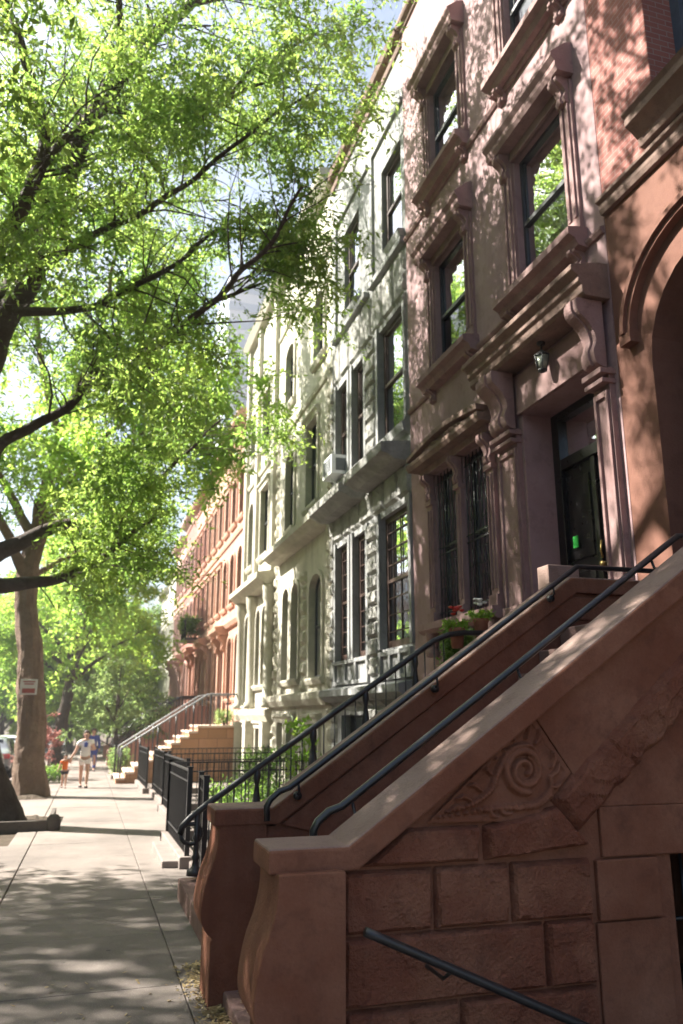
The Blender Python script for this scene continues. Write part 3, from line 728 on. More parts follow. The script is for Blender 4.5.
m = MB(); m.tube([(X2 - .0, 7.52, 3.35), (X2 - .06, 7.52, 3.35)], .03, 12); m.tube([(X2 - .03, 7.52, 3.42), (X2 - .05, 7.52, 3.5), (X2 - .03, 7.52, 3.62)], .012, 8); m.build('handle', 'brass', dd)
# basement windows
for a in (9.5, 10.5): window(h, Xp, a, a + .8, .3, 1.9, 0, depth=.2, glass='glass_dark')
# lantern hanging under the hood
t = thing('lantern', 'small glass lantern hanging under the entry hood of the pink house', 'lantern', (4.8, 7.62, 6.0))
LX, LY, LZ, Q = 4.83, 7.60, 5.99, .62
m = MB(); m.tube([(LX, LY, LZ + .03), (LX, LY, LZ - .10 * Q)], .012, 8); m.tube([(LX, LY, LZ + .04), (LX, LY, LZ)], .05, 12)
m.lathe([(.02 * Q, LZ - .10 * Q), (.04 * Q, LZ - .13 * Q), (.15 * Q, LZ - .22 * Q), (.16 * Q, LZ - .25 * Q)], LX, LY, 6)
for k_ in range(6):
    a = math.pi / 3 * k_; m.tube([(LX + .155 * Q * math.cos(a), LY + .155 * Q * math.sin(a), LZ - .24 * Q), (LX + .09 * Q * math.cos(a), LY + .09 * Q * math.sin(a), LZ - .52 * Q)], .005, 4)
m.lathe([(.10 * Q, LZ - .52 * Q), (.10 * Q, LZ - .54 * Q), (.02, LZ - .58 * Q)], LX, LY, 6); m.build('lantern_frame', 'iron', t)
m = MB(); m.lathe([(.085 * Q, LZ - .52 * Q), (.145 * Q, LZ - .25 * Q)], LX, LY, 6); m.build('lantern_glass', 'lamp_glass', t)
# stoop of the pink house
t = thing('stoop', 'pink house stoop of slate steps with an ornate black iron railing', 'stoop', (2.6, 7.8, 0))
m = MB(); n = 14; x0 = 1.0; z0 = G(8); rise = (2.34 - z0) / n; run = (4.6 - x0) / n
for i in range(n): m.box(x0 + run * i, 4.98 if i == n - 1 else x0 + run * (i + 1) + .03, 6.6, 9.08 if i < 2 else 9.0, z0 + rise * i - .1, z0 + rise * (i + 1))
m.build('step', 'step_stone', t, bevel=.012)
m = MB(); m.box(3.97, 4.3, 6.38, 6.58, 2.3, 3.06); m.build('cheek_block', 'brownstone_cap', t, bevel=.01)
m = MB(); rz = lambda x: .72 + (x - 1.15) * .672
pts = [(.98, 8.9, .50), (1.0, 8.9, .58), (1.08, 8.9, .66)] + [(x, 8.9, rz(x)) for x in (1.25, 2, 3, 3.9)] + [(4.1, 8.9, rz(4.02)), (4.3, 8.9, rz(4.06)), (4.95, 8.9, rz(4.08))]
m.tube(pts, .034, 10)
m.tube([(.98 + .11 - .11 * math.cos(a), 8.9, .50 - .10 * math.sin(a) - .0) for a in [i * .5 for i in range(12)]], .022, 8)
m.tube([(1.24 + run * .0, 8.9, .24), (4.1, 8.9, rz(4.1) - .78)], .012, 6)
rl = m.build('railing', 'iron', t)
nw = MB(); nz = .10
nw.lathe([(.09, nz), (.085, nz + .05), (.04, nz + .08), (.03, nz + .14), (.045, nz + .17), (.03, nz + .2), (.028, nz + .33), (.045, nz + .36), (.03, nz + .4), (.03, nz + .62)], 1.15, 8.9, 12); nw.build('newel', 'iron', rl)
b = MB()
for i in range(1, 24):
    x = 1.15 + i * .125
    if i % 5 == 0:
        zb_ = rz(x) - .80
        b.lathe([(.03, zb_), (.05, zb_ + .05), (.022, zb_ + .12), (.04, zb_ + .3), (.05, zb_ + .4), (.04, zb_ + .5), (.022, zb_ + .62), (.04, zb_ + .7), (.03, zb_ + .8)], x, 8.9, 8)
    else: b.tube([(x, 8.9, rz(x) - .80), (x, 8.9, rz(x))], .008, 5)
b.build('balusters', 'iron', rl)

# ------------------------------------------------------------------ grey rock-faced house
h = thing('row_house', 'grey rock-faced stone house with deep stone ledges, beside the pink one', 'house', (5, 14.6, 0))
Xg = 5.0; ya, yb = 12.18, 17.02
gops = [(12.3, 13.75, 2.85, 5.3, 0), (14.55, 15.38, 2.8, 5.3, 0), (15.72, 16.62, 2.8, 5.3, 0),
        (12.35, 13.72, 6.75, 9.15, 0), (14.6, 15.4, 6.75, 9.1, 0), (15.74, 16.62, 6.75, 9.1, 0),
        (12.35, 13.45, 10.62, 12.7, 0), (14.95, 16.05, 10.62, 12.9, 0), (12.6, 13.6, .2, 1.7, 0), (14.8, 16.3, .2, 1.7, 0)]
facade(Xg, ya, yb, -1, 15.15, gops, depth=.42).build('wall', 'grey_stone', h)
for i, o in enumerate(gops):
    a, b, c, d_, r_ = o
    if i < 3: window(h, Xg, a, b, c, d_, 0, depth=.10, fmat='frame_brown', muntins=((3, 7) if i == 0 else (1, 7)), curtain=1, cmat='blind', fw=.11)
    elif i < 8: window(h, Xg, a, b, c, d_, 0, depth=.10, fmat='frame_brown', curtain=(.5 if i in (4, 5) else .9), glass='glass', fw=.10)
    else: window(h, Xg, a, b, c, d_, 0, depth=.2, glass='glass_dark')
sd = 50
m = MB()
for (p, q, z0_, z1_) in [(13.85, 14.45, 2.4, 5.4), (16.68, 17.0, 2.4, 6.0), (12.19, 12.28, 2.4, 6), (13.85, 14.45, 6.75, 9.2), (16.70, 17.0, 6.5, 9.6), (12.19, 12.30, 6.5, 10)]:
    z = z0_
    while z < z1_ - .12:
        hh = random.choice((.3, .36, .42)); t_ = min(z + hh, z1_); sd += 1
        ins = random.uniform(0, .02)
        m.patch((Xg - .01, p + ins, z), (Xg - .01, q - ins, z), (Xg - .01, q - ins, t_ - .015), (Xg - .01, p + ins, t_ - .015), (-1, 0, 0), .10, res=.045, edge=.05, seed=sd, freq=5)
        z = t_
m.build('rock_faced_quoin', 'grey_rock', h)
m = MB()
for (p, q, za_, zb_) in [(12.2, 16.95, 5.42, 6.0), (12.25, 16.9, 9.25, 10.2)]:
    y = p
    while y < q - .1:
        t_ = min(y + random.uniform(.5, .8), q); sd += 1
        m.patch((Xg - .01, y, za_), (Xg - .01, t_ - .015, za_), (Xg - .01, t_ - .015, zb_), (Xg - .01, y, zb_), (-1, 0, 0), .07, res=.06, edge=.05, seed=sd, freq=5); y = t_
for z in np.arange(-.3, 1.9, .36):
    y = 12.2
    while y < 16.95:
        t_ = min(y + random.uniform(.45, .8), 17.0); sd += 1
        if not any(a - .05 < (y + t_) / 2 < b + .05 and c - .2 < z + .18 < d_ + .1 for a, b, c, d_, r_ in gops[8:]):
            m.patch((Xg - .01, y, z), (Xg - .01, t_ - .015, z), (Xg - .01, t_ - .015, z + .345), (Xg - .01, y, z + .345), (-1, 0, 0), .08, res=.06, edge=.04, seed=sd, freq=6)
        y = t_
m.build('rock_faced_band', 'grey_rock', h)
m = MB()
mould(m, Xg, 12.2, 14.4, [(0, 5.98), (.30, 6.0), (.42, 6.08), (.55, 6.12), (.55, 6.30), (.1, 6.36), (0, 6.36)])
mould(m, Xg, 14.66, 17.0, [(0, 5.93), (.30, 5.95), (.44, 6.03), (.57, 6.07), (.57, 6.25), (.1, 6.31), (0, 6.31)])
m.build('ledge', 'grey_rock', h, bevel=.015)
m = MB()
for o in gops[3:8]:
    mould(m, Xg, o[0] - .12, o[1] + .12, [(0, o[2] - .2), (.10, o[2] - .18), (.14, o[2] - .02), (0, o[2])])
for o in gops[:3] + gops[3:6]:
    m.box(Xg - .05, Xg + .0, o[0] - .12, o[0] - .003, o[2], o[3] + .1) ; m.box(Xg - .05, Xg + .0, o[1] + .003, o[1] + .12, o[2], o[3] + .1)
for (p, q) in ((12.25, 13.85), (14.45, 16.75)):
    m.box(Xg - .06, Xg + .01, p, q, 2.3, 2.38); m.box(Xg - .06, Xg + .01, p, q, 2.72, 2.80)
    nn = 3
    for i in range(nn + 1): yy = p + (q - p - .12) * i / nn; m.box(Xg - .055, Xg + .01, yy, yy + .12, 2.38, 2.72)
mould(m, Xg, 12.2, 17.0, [(0, 1.95), (.16, 1.97), (.26, 2.05), (.30, 2.07), (.30, 2.2), (.06, 2.26), (0, 2.26)])
m.build('stone_trim', 'grey_stone', h, bevel=.008)
m = MB()  # recessed panel frame round the top windows
for (p, q) in ((12.2, 14.02), (14.3, 16.7)):
    m.box(Xg - .06, Xg + .01, p, q, 13.42, 13.55); m.box(Xg - .06, Xg + .01, q - .1, q, 10.35, 13.42); m.box(Xg - .12, Xg + .01, p, q + .03, 10.28, 10.4)
m.build('panel_frame', 'grey_stone', h, bevel=.006)
m = MB(); mould(m, Xg, ya, yb, [(0, 14.7), (.04, 14.7), (.06, 14.76), (.06, 14.8), (.02, 14.82), (.02, 14.98), (.14, 15.02), (.18, 15.14), (0, 15.18)]); m.build('cornice', 'ledge_soot', h)
t = thing('air_conditioner', 'white window air conditioner jutting from a grey house window', 'air conditioner', (4.9, 16.2, 6.78))
m = MB(); m.box(4.62, 5.22, 15.80, 16.5, 6.80, 7.24); m.build('casing', 'white_plastic', t, bevel=.015)
m = MB()
for i in range(9): m.box(4.613, 4.625, 15.85 + i * .068, 15.88 + i * .068, 6.86, 7.18)
m.box(4.72, 4.95, 15.79, 15.805, 6.88, 7.16); m.build('grille', 'grille_dark', t)
m = MB(); m.tube([(4.7, 16.15, 6.80), (4.98, 16.15, 6.5)], .015, 6); m.build('support_arm', 'white_plastic', t)

# ------------------------------------------------------------------ cream houses
def arched(parent, X, a, b, c, d, rise, trim, depth=.11, fmat='frame_dark', curtain=0, glass='glass_dark', hood=True):
    w = window(parent, X, a, b, c, d, rise, depth=depth, fmat=fmat, curtain=curtain, glass=glass)
    s = MB(); t_ = .12
    s.box(X - .06, X + .01, a - t_, a - .003, c, d - rise); s.box(X - .06, X + .01, b + .003, b + t_, c, d - rise)
    if rise > 0:
        o1 = arc_pts(a - t_, b + t_, d - rise, d + t_, 12); i1 = arc_pts(a - .003, b + .003, d - rise, d + .003, 12)
        for i in range(12): s.prism([o1[i], o1[i + 1], i1[i + 1], i1[i]], 'x', X - .06, X + .01)
    elif hood: mould(s, X, a - t_ - .04, b + t_ + .04, [(0, d + .004), (.08, d + .004), (.10, d + .1), (.16, d + .16), (.16, d + .22), (0, d + .25)])
    mould(s, X, a - t_ - .04, b + t_ + .04, [(0, c - .16), (.08, c - .15), (.13, c - .06), (.13, c - .003), (0, c - .003)])
    s.build('surround', trim, w)
    return w
h = thing('row_house', 'cream stone house with slim arched parlour windows, next after the grey house', 'house', (5, 20, 0))
ops = [(17.75, 18.85, 2.55, 5.0, .35), (20.0, 20.75, 2.6, 5.1, .3), (21.05, 21.8, 2.6, 5.1, .3),
       (18.25, 19.3, 6.85, 9.1, 0), (20.7, 21.7, 6.75, 9.05, .3), (17.7, 18.6, 10.6, 12.5, .35), (20.9, 21.9, 10.6, 12.5, .3), (18, 18.8, .1, 1.5, 0), (20.4, 21.1, .1, 1.5, 0), (21.5, 22.2, .1, 1.5, 0)]
facade(5.0, 17.03, 22.98, -1.2, 15.5, ops, depth=.3).build('wall', 'cream_stone', h)
for i, o in enumerate(ops): arched(h, 5.0, *o, 'cream_stone', curtain=.5 if i in (4, 6) else 0)
m = MB(); mould(m, 5, 17.2, 22.6, [(0, 5.95), (.3, 5.98), (.4, 6.06), (.5, 6.1), (.5, 6.26), (0, 6.34)]); mould(m, 5, 17.05, 22.95, [(0, 1.9), (.12, 1.92), (.2, 2.06), (.2, 2.2), (0, 2.25)])
mould(m, 5, 17.05, 22.95, [(0, 15.0), (.15, 15.02), (.3, 15.2), (.36, 15.3), (.36, 15.48), (0, 15.52)]); mould(m, 5, 17.05, 22.95, [(0, 9.75), (.05, 9.76), (.08, 9.85), (0, 9.9)])
for z in (13.3,): mould(m, 5, 17.05, 22.95, [(0, z), (.05, z + .01), (.08, z + .1), (0, z + .12)])
m.build('ledge', 'cream_rock', h)
m = MB(); z = -.4
while z < 9.5:
    for (p, q) in ((17.04, 17.35), (22.6, 22.97), (19.25, 19.75)):
        if p == 19.25 and z > 5: continue
        sd += 1; m.patch((4.99, p, z), (4.99, q, z), (4.99, q, z + .36), (4.99, p, z + .36), (-1, 0, 0), .1, res=.08, edge=.05, seed=sd, freq=5)
    z += .38
m.build('rock_faced_quoin', 'cream_rock', h)
h = thing('row_house', 'cream stone house with rounded bay and thick ledge, before the red houses', 'house', (5, 25.6, 0))
ops = [(26.7, 27.7, 2.0, 5.0, .4), (24.0, 24.7, 2.6, 5.0, .35), (24.95, 25.65, 2.6, 5.0, .35), (26.6, 27.5, 6.7, 9.0, .4), (24.1, 25.4, 6.7, 9.0, 0), (26.6, 27.5, 10.5, 12.4, .4), (24.1, 25.4, 10.5, 12.4, 0), (26.6, 27.4, .0, 1.3, 0), (24.1, 25.3, .0, 1.3, 0)]
facade(5.0, 22.99, 28.3, -1.2, 15.6, ops, depth=.3).build('wall', 'cream_stone', h)
for o in ops: arched(h, 5.0, *o, 'cream_stone')
m = MB()
mould(m, 5, 23.1, 28.2, [(0, 5.5), (.3, 5.52), (.44, 5.64), (.55, 5.7), (.55, 5.86), (0, 5.95)]); mould(m, 5, 23, 28.3, [(0, 15.2), (.2, 15.25), (.34, 15.5), (0, 15.62)])
mould(m, 5, 23.0, 28.3, [(0, 1.5), (.16, 1.52), (.24, 1.7), (.24, 1.84), (0, 1.9)]); mould(m, 5, 23.0, 28.3, [(0, 9.6), (.06, 9.62), (.1, 9.75), (0, 9.8)])
m.build('ledge', 'cream_rock', h)
m = MB()
for y in (23.25, 25.95, 27.95):
    m.lathe([(.22, 1.9), (.22, 2.05), (.17, 2.12), (.16, 4.9), (.22, 5.1), (.24, 5.45), (.24, 5.5)], 4.9, y, 16); m.box(4.7, 5.01, y - .22, y + .22, -1, 1.5); m.box(4.86, 5.01, y - .16, y + .16, 5.95, 15.2)
m.build('engaged_column', 'cream_stone', h)
m = MB(); z = -.4
while z < 5.2:
    for (p, q) in ((23.5, 23.85), (26.15, 26.4)):
        sd += 1; m.patch((4.99, p, z), (4.99, q, z), (4.99, q, z + .36), (4.99, p, z + .36), (-1, 0, 0), .1, res=.09, edge=.05, seed=sd, freq=5)
    z += .38
m.build('rock_faced_quoin', 'cream_rock', h)

# ------------------------------------------------------------------ houses further down the row
def row(label, y0, y1, zt, wall, trim, lo=0, X=5.0, nb=3, arch=0, stoop=True, proj=.0, frame='frame_dark', zpar=(2.3, 4.6), smat=None, rail=True, bal=False):
    h = thing('row_house', label, 'house', (X, (y0 + y1) / 2, 0)); g0 = G(y0)
    W = y1 - y0; ws = W / nb; ops = []
    zs = [zpar, (5.9, 7.9), (9.1, 10.9)] + ([(12.0, 13.3)] if zt > 13.6 else [])
    zs = [z for z in zs if z[1] < zt - .7]
    for fi, (za, zb) in enumerate(zs):
        for b in range(nb):
            yc = y0 + ws * (b + .5); hw = .48 if fi else .52
            if fi == 0 and b == nb - 1: ops.append((yc - .6, yc + .6, 1.45, zb, arch * 1.1)); continue
            ops.append((yc - hw, yc + hw, za, zb, arch if fi < 2 else 0))
    for b in range(nb - 1): yc = y0 + ws * (b + .5); ops.append((yc - .45, yc + .45, g0 + .4, g0 + 1.5, 0))
    facade(X, y0 + .01, y1 - .01, -2, zt, ops, depth=.26).build('wall', wall, h)
    for i, o in enumerate(ops):
        if i == nb - 1:
            d = MB(); D = X + .2; d.box(D, D + .08, o[0], o[1], o[2], o[3] - o[4] * .3); d.box(D - .03, D, o[0] + .12, o[0] + .5, o[2] + .3, o[3] - .8); d.box(D - .03, D, o[1] - .5, o[1] - .12, o[2] + .3, o[3] - .8)
            d.build('door', 'door_black', h)
            s = MB(); mould(s, X, o[0] - .4, o[1] + .4, [(0, o[3] + .15), (.3, o[3] + .2), (.5, o[3] + .35), (.55, o[3] + .5), (0, o[3] + .6)])
            for p in (o[0] - .35, o[1] + .1): s.box(X - .12, X + .01, p, p + .25, o[2], o[3] + .15); bracket(s, X - .1, p + .02, p + .23, o[3] - .45, o[3] + .16, .3)
            s.build('door_hood', trim, h)
        else: arched(h, X, *o, trim, glass='glass', fmat=frame, curtain=.5 if i % 3 == 0 else 0)
    m = MB()
    mould(m, X, y0 + .02, y1 - .02, [(0, zt - .6), (.06, zt - .58), (.1, zt - .35), (.34, zt - .2), (.42, zt - .1), (.42, zt + .02), (0, zt + .06)])
    for i in range(int(W / .6)): bracket(m, X - .02, y0 + .2 + i * .6, y0 + .34 + i * .6, zt - .5, zt - .2, .25)
    mould(m, X, y0 + .02, y1 - .02, [(0, 5.0), (.12, 5.02), (.2, 5.16), (.2, 5.26), (0, 5.32)]); mould(m, X, y0 + .02, y1 - .02, [(0, 8.5), (.06, 8.5), (.1, 8.62), (0, 8.66)])
    m.build('cornice', trim, h)
    if bal:
        m = MB(); z = 5.35; m.box(X - .9, X, y0 + .3, y0 + 2.6, z - .12, z)
        m.build('balcony', 'iron', h)
        m = MB()
        for k_ in range(15): m.tube([(X - .88, y0 + .32 + k_ * .16, z), (X - .88, y0 + .32 + k_ * .16, z + .9)], .012, 4)
        m.tube([(X, y0 + .32, z + .9), (X - .88, y0 + .32, z + .9), (X - .88, y0 + 2.58, z + .9), (X, y0 + 2.58, z + .9)], .02, 5); m.build('balcony_railing', 'iron', h)
    return h
row('red sandstone house next after the cream pair', 28.31, 33.6, 13.1, 'red_stone', 'orange_stone', arch=.3)
row('orange-red house with strong stone bands, two after the cream pair', 33.61, 38.8, 12.9, 'orange_stone', 'orange_stone', arch=0)
row('dark red house with an iron balcony, midway down the row', 38.81, 44.0, 13.0, 'red_stone', 'red_stone', arch=0, bal=True)
row('rose brick house beyond the iron balcony', 44.01, 49.4, 13.2, 'rose_brick', 'rose_stone', arch=.3)
row('pale rose house third from the far corner', 49.41, 55.0, 12.6, 'rose_stone', 'rose_stone')
row('whitish house second from the far corner', 55.01, 60.5, 11.4, 'white_stone', 'white_stone')
row('whitish corner house at the far end of the row', 60.51, 66.5, 11.0, 'white_stone', 'cream_stone')

def far_stoop(label, y0, y1, x0, zland, smat, sidemat, rails='steel_rail', n=10, x_top=3.75, wall=False):
    t = thing('stoop', label, 'stoop', (2.6, (y0 + y1) / 2, G(y0))); g = G(y0)
    rise = (zland - g) / n; run = (x_top - x0) / n; m = MB(); f = MB()
    for i in range(n):
        xa = x0 + run * i; xb = 4.98 if i == n - 1 else xa + run + .02
        m.box(xa, xb, y0, y1, g + rise * (i + 1) - .07, g + rise * (i + 1))
    m.build('tread', smat, t, bevel=.01)
    saw = [(x0 + .03, g - .3)] + [q for i in range(n) for q in ((x0 + run * i + .03, g + rise * (i + 1) - .07), (x0 + run * (i + 1) + .03 if i < n - 1 else 4.98, g + rise * (i + 1) - .07))] + [(4.98, g - .3)]
    f.prism(saw, 'y', y0 + .03, y1 - .03)
    f.build('side_wall', sidemat, t)
    for yy in (y0 + .10, y1 - .10):
        r = MB(); z = lambda x: g + rise + (x - x0) * rise / run + .82
        pts = [(x0 + .1, yy, z(x0 + .1) - .25), (x0 + .13, yy, z(x0 + .13)), (x_top, yy, z(x_top)), (x_top + .15, yy, z(x_top) + .03), (4.9, yy, z(x_top) + .03)]
        r.tube(pts, .03, 8)
        o = r.build('handrail', rails, t)
        b = MB()
        for i in range(0, n * 2 + 5):
            x = x0 + .15 + run * .5 * i
            if x > 4.9: break
            zb_ = g + rise * min(n, int((x - x0) / run) + 1)
            b.tube([(x, yy, zb_), (x, yy, min(z(x), z(x_top) + .03))], .03 if i % 4 == 0 else .010, 6)
        b.build('balusters', 'iron', o)
    if wall:
        w = MB(); zz = lambda x: g + rise + (x - x0) * rise / run + .45
        w.prism([(x0 - .1, g - .1), (4.98, g - .1), (4.98, zz(x_top)), (x_top, zz(x_top)), (x0 + .1, zz(x0 + .1)), (x0 - .1, zz(x0 + .1))], 'y', y0 - .28, y0 - .02); w.build('cheek_wall', sidemat, t, bevel=.02)
    return t
far_stoop('sunlit stone stoop with block side wall and pale rails, beyond the black fences', 27.75, 30.2, .9, 1.36, 'step_pale', 'orange_block', rails='frame_grey')
far_stoop('red stoop with solid cheek wall behind the sunlit stoop', 36.6, 38.6, 1.0, 1.45, 'step_pale', 'red_stone', wall=True)
far_stoop('third stoop down the row, by the iron balcony house', 42.0, 44.0, 1.0, 1.45, 'step_pale', 'red_stone', wall=True)
far_stoop('small distant stoop in front of the whitish houses', 53.0, 55.0, 1.0, 1.4, 'step_pale', 'rose_stone', wall=True)
m = MB(); m.prism([(5.5, 12.0), (15, 12.0), (15, 19.5), (9, 19.5), (6.6, 15.5)], 'y', 67.5, 74.0)
tag(m.build('tall_roof', 'copper_roof', None, loc=(5.5, 70, 12)), 'dark green mansard roof rising behind the far red houses', 'roof')
def across(label, y0, y1, zt, wall, trim):  # unseen row opposite, added to cut skylight and deepen the shade
    h = thing('row_house', label, 'house', (-19, (y0 + y1) / 2, 0), 'unseen houses added across the road'); m = MB(); m.box(-29, -19, y0 + .01, y1 - .01, -3, zt); m.build('wall', wall, h)
    f = MB(); p = MB(); n = 3; ws = (y1 - y0) / n
    for z in (2.2, 5.8, 9.2, 12.4):
        if z + 2 > zt: break
        for b in range(n):
            yc = y0 + ws * (b + .5); f.box(-19.05, -18.94, yc - .6, yc - .5, z, z + 2); f.box(-19.05, -18.94, yc + .5, yc + .6, z, z + 2); f.box(-19.05, -18.9, yc - .7, yc + .7, z + 2, z + 2.25); f.box(-19.05, -18.86, yc - .7, yc + .7, z - .15, z)
            p.box(-19.02, -18.98, yc - .5, yc + .5, z, z + 2)
    f.box(-19.02, -18.6, y0 + .02, y1 - .02, zt - .5, zt + .05); f.build('trim', trim, h); p.build('window_panes', 'car_glass', h)
for i in range(15):
    y0 = -24 + i * 7
    across(['brown', 'red brick', 'grey', 'cream', 'dark red', 'rose', 'tan'][i % 7] + ' unseen row house added across the road for shade, ' + ['first', 'second', 'third', 'fourth', 'fifth', 'sixth', 'seventh', 'eighth', 'ninth', 'tenth', 'eleventh', 'twelfth', 'thirteenth', 'fourteenth', 'last'][i] + ' from the near end', y0, y0 + 7, 14.5 + (i * 37 % 5) * .4,
           ['brownstone', 'red_brick', 'grey_stone', 'cream_stone', 'red_stone', 'rose_brick', 'brownstone'][i % 7], ['brownstone_cap', 'cream_stone', 'grey_stone', 'cream_stone', 'brownstone', 'rose_stone', 'step_stone'][i % 7])
bd = thing('tower_block', 'pale glass high-rise with blue window bands far beyond the trees', 'high-rise', (30, 152, -2))
m = MB(); m.box(21.5, 42, 150, 170, -5, 92); m.build('wall', 'highrise', bd)
m = MB()
for z in np.arange(4, 90, 4.2): m.box(21.4, 42.1, 149.9, 170.1, z, z + 1.9)
m.build('window_bands', 'band_blue', bd)
m = MB(); m.box(5, 30, 84, 100, -3, 9.5)
b2 = m.build('corner_building', 'white_stone', None, loc=(10, 90, -1)); tag(b2, 'pale corner building across the far cross street', 'building')
w = MB()
for z in (1, 4.2, 7.2):
    for y in np.arange(85, 99, 2.4): w.box(4.93, 5.05, y, y + 1.1, z - 1, z + .7)
    for x in np.arange(6, 29, 2.4): w.box(x, x + 1.1, 83.93, 84.05, z - 1, z + .7)
w.build('windows', 'frame_dark', b2)
# ------------------------------------------------------------------ fences
def fence(label, pts, hgt=1.02, sp=.115, group='black iron area fences', mat='iron', curb=True):
    x0, y0 = pts[0]; t = thing('iron_fence', label, 'fence', (x0, y0, G(y0)), group)
    rl = MB(); br = MB(); po = MB(); cu = MB()
    for (xa, ya), (xb, yb) in zip(pts[:-1], pts[1:]):
        L = math.hypot(xb - xa, yb - ya); n = int(L / sp)
        cz = .14 if curb else 0
        for hz in (hgt, hgt - .14, .14):
            dx, dy = (xb - xa) / L, (yb - ya) / L; w = .022 if hz == hgt else .012; nx, ny = -dy * w, dx * w
            za, zb = G(ya) + cz + hz, G(yb) + cz + hz
            v = [(xa + nx, ya + ny), (xa - nx, ya - ny), (xb - nx, yb - ny), (xb + nx, yb + ny)]; zz = [za, za, zb, zb]; tk = .022
            rl.add([(p[0], p[1], z) for p, z in zip(v, zz)] + [(p[0], p[1], z + tk) for p, z in zip(v, zz)],
                   [(0, 1, 2, 3), (4, 5, 6, 7), (0, 1, 5, 4), (1, 2, 6, 5), (2, 3, 7, 6), (3, 0, 4, 7)])
        for i in range(n + 1):
            x = xa + (xb - xa) * i / n; y = ya + (yb - ya) * i / n; z = G(y) + cz
            br.box(x - .0075, x + .0075, y - .0075, y + .0075, z, z + hgt)
        for (x, y) in ((xa, ya), (xb, yb)):
            z = G(y) + cz; po.box(x - .03, x + .03, y - .03, y + .03, z - .05, z + hgt + .05); po.box(x - .038, x + .038, y - .038, y + .038, z + hgt + .05, z + hgt + .065)
        if curb:
            dx, dy = (xb - xa) / L * .1, (yb - ya) / L * .1
            v = [(xa + dy - dx, ya - dx - dy), (xb + dy + dx, yb - dx + dy), (xb - dy + dx, yb + dx + dy), (xa - dy - dx, ya + dx - dy)]
            cu.add([(p[0], p[1], G(p[1]) - .1) for p in v] + [(p[0], p[1], G(p[1]) + .14) for p in v], [(0, 1, 2, 3), (4, 5, 6, 7), (0, 1, 5, 4), (1, 2, 6, 5), (2, 3, 7, 6), (3, 0, 4, 7)])
    rl.build('rail', mat, t); br.build('bars', mat, t); po.build('post', mat, t)
    if curb: cu.build('curb_stone', 'slate', t, bevel=.015)
    return t
fence('black iron fence at the sidewalk edge just past the ornate stoop railing', [(1.30, 10.95), (1.30, 13.6), (4.9, 13.6)])
fence('low black iron gate panel closest to the pink house stoop', [(1.32, 9.55), (1.38, 10.45)], hgt=.98)
fence('black iron fence in front of the grey house, running down the sidewalk', [(1.62, 14.0), (1.62, 18.3), (4.9, 18.3)])
fence('black iron fence before the nearer cream house', [(1.75, 18.7), (1.75, 23.0), (4.9, 23.0)])
fence('black iron fence between the cream bay and the sunlit stoop', [(1.6, 23.4), (1.6, 27.2)])
fence('small black fence beside the foot of the sunlit stoop', [(.95, 30.5), (.95, 34.5)], hgt=.95)
m = MB(); m.prism([(1.0, 11.0), (1.5, 10.9), (1.55, 12.6), (1.0, 12.7)], 'z', G(12) - .1, G(12) + .10)
tag(m.build('stone_slab', 'slate', None, loc=(1.2, 11.8, G(12)), bevel=.015), 'pale stone slab at the foot of the black fence', 'slab')

# ------------------------------------------------------------------ trees
def noise3(rs, n): return rs.normal(size=(n, 3))
def unit(v): return v / np.maximum(np.linalg.norm(v, axis=-1, keepdims=True), 1e-9)
def leaves_from(rs, base, dirs, L, per, size, width, droop=.35, spread=.9):
    """leaves set alternately along twigs; returns quad verts"""
    n = len(base); t = np.tile(np.linspace(.12, 1, per), n) + rs.uniform(-.04, .04, n * per)
    b = np.repeat(base, per, 0); d = np.repeat(dirs, per, 0); l = np.repeat(L, per)
    p = b + d * (l * t)[:, None]; p[:, 2] -= (l * t ** 2) * .18
    ld = unit(d * .5 + noise3(rs, n * per) * spread + np.array([0, 0, -droop]))
    s = size * rs.uniform(.5, 1.45, n * per); side = unit(np.cross(ld, noise3(rs, n * per)))
    w = width * rs.uniform(.65, 1.35, n * per)
    v0 = p; v2 = p + ld * s[:, None]; mid = p + ld * (s * .45)[:, None]
    nr = np.cross(ld, side) * (w * .25)[:, None]
    v1 = mid + side * w[:, None] * .5 - nr; v3 = mid - side * w[:, None] * .5 - nr
    return np.stack([v0, v1, v2, v3], 1).reshape(-1, 3)
def limb_pts(pl, n=8):
    P = [Vector(p[:3]) for p in pl]; Rr = [p[3] for p in pl]; out = []; rr = []
    for i in range(len(P) - 1):
        p0 = P[max(i - 1, 0)]; p1 = P[i]; p2 = P[i + 1]; p3 = P[min(i + 2, len(P) - 1)]
        for t in range(n):
            u = t / n
            out.append(.5 * (2 * p1 + (p2 - p0) * u + (2 * p0 - 5 * p1 + 4 * p2 - p3) * u * u + (3 * p1 - p0 - 3 * p2 + p3) * u ** 3)); rr.append(Rr[i] * (1 - u) + Rr[i + 1] * u)
    out.append(P[-1]); rr.append(Rr[-1]); return out, rr
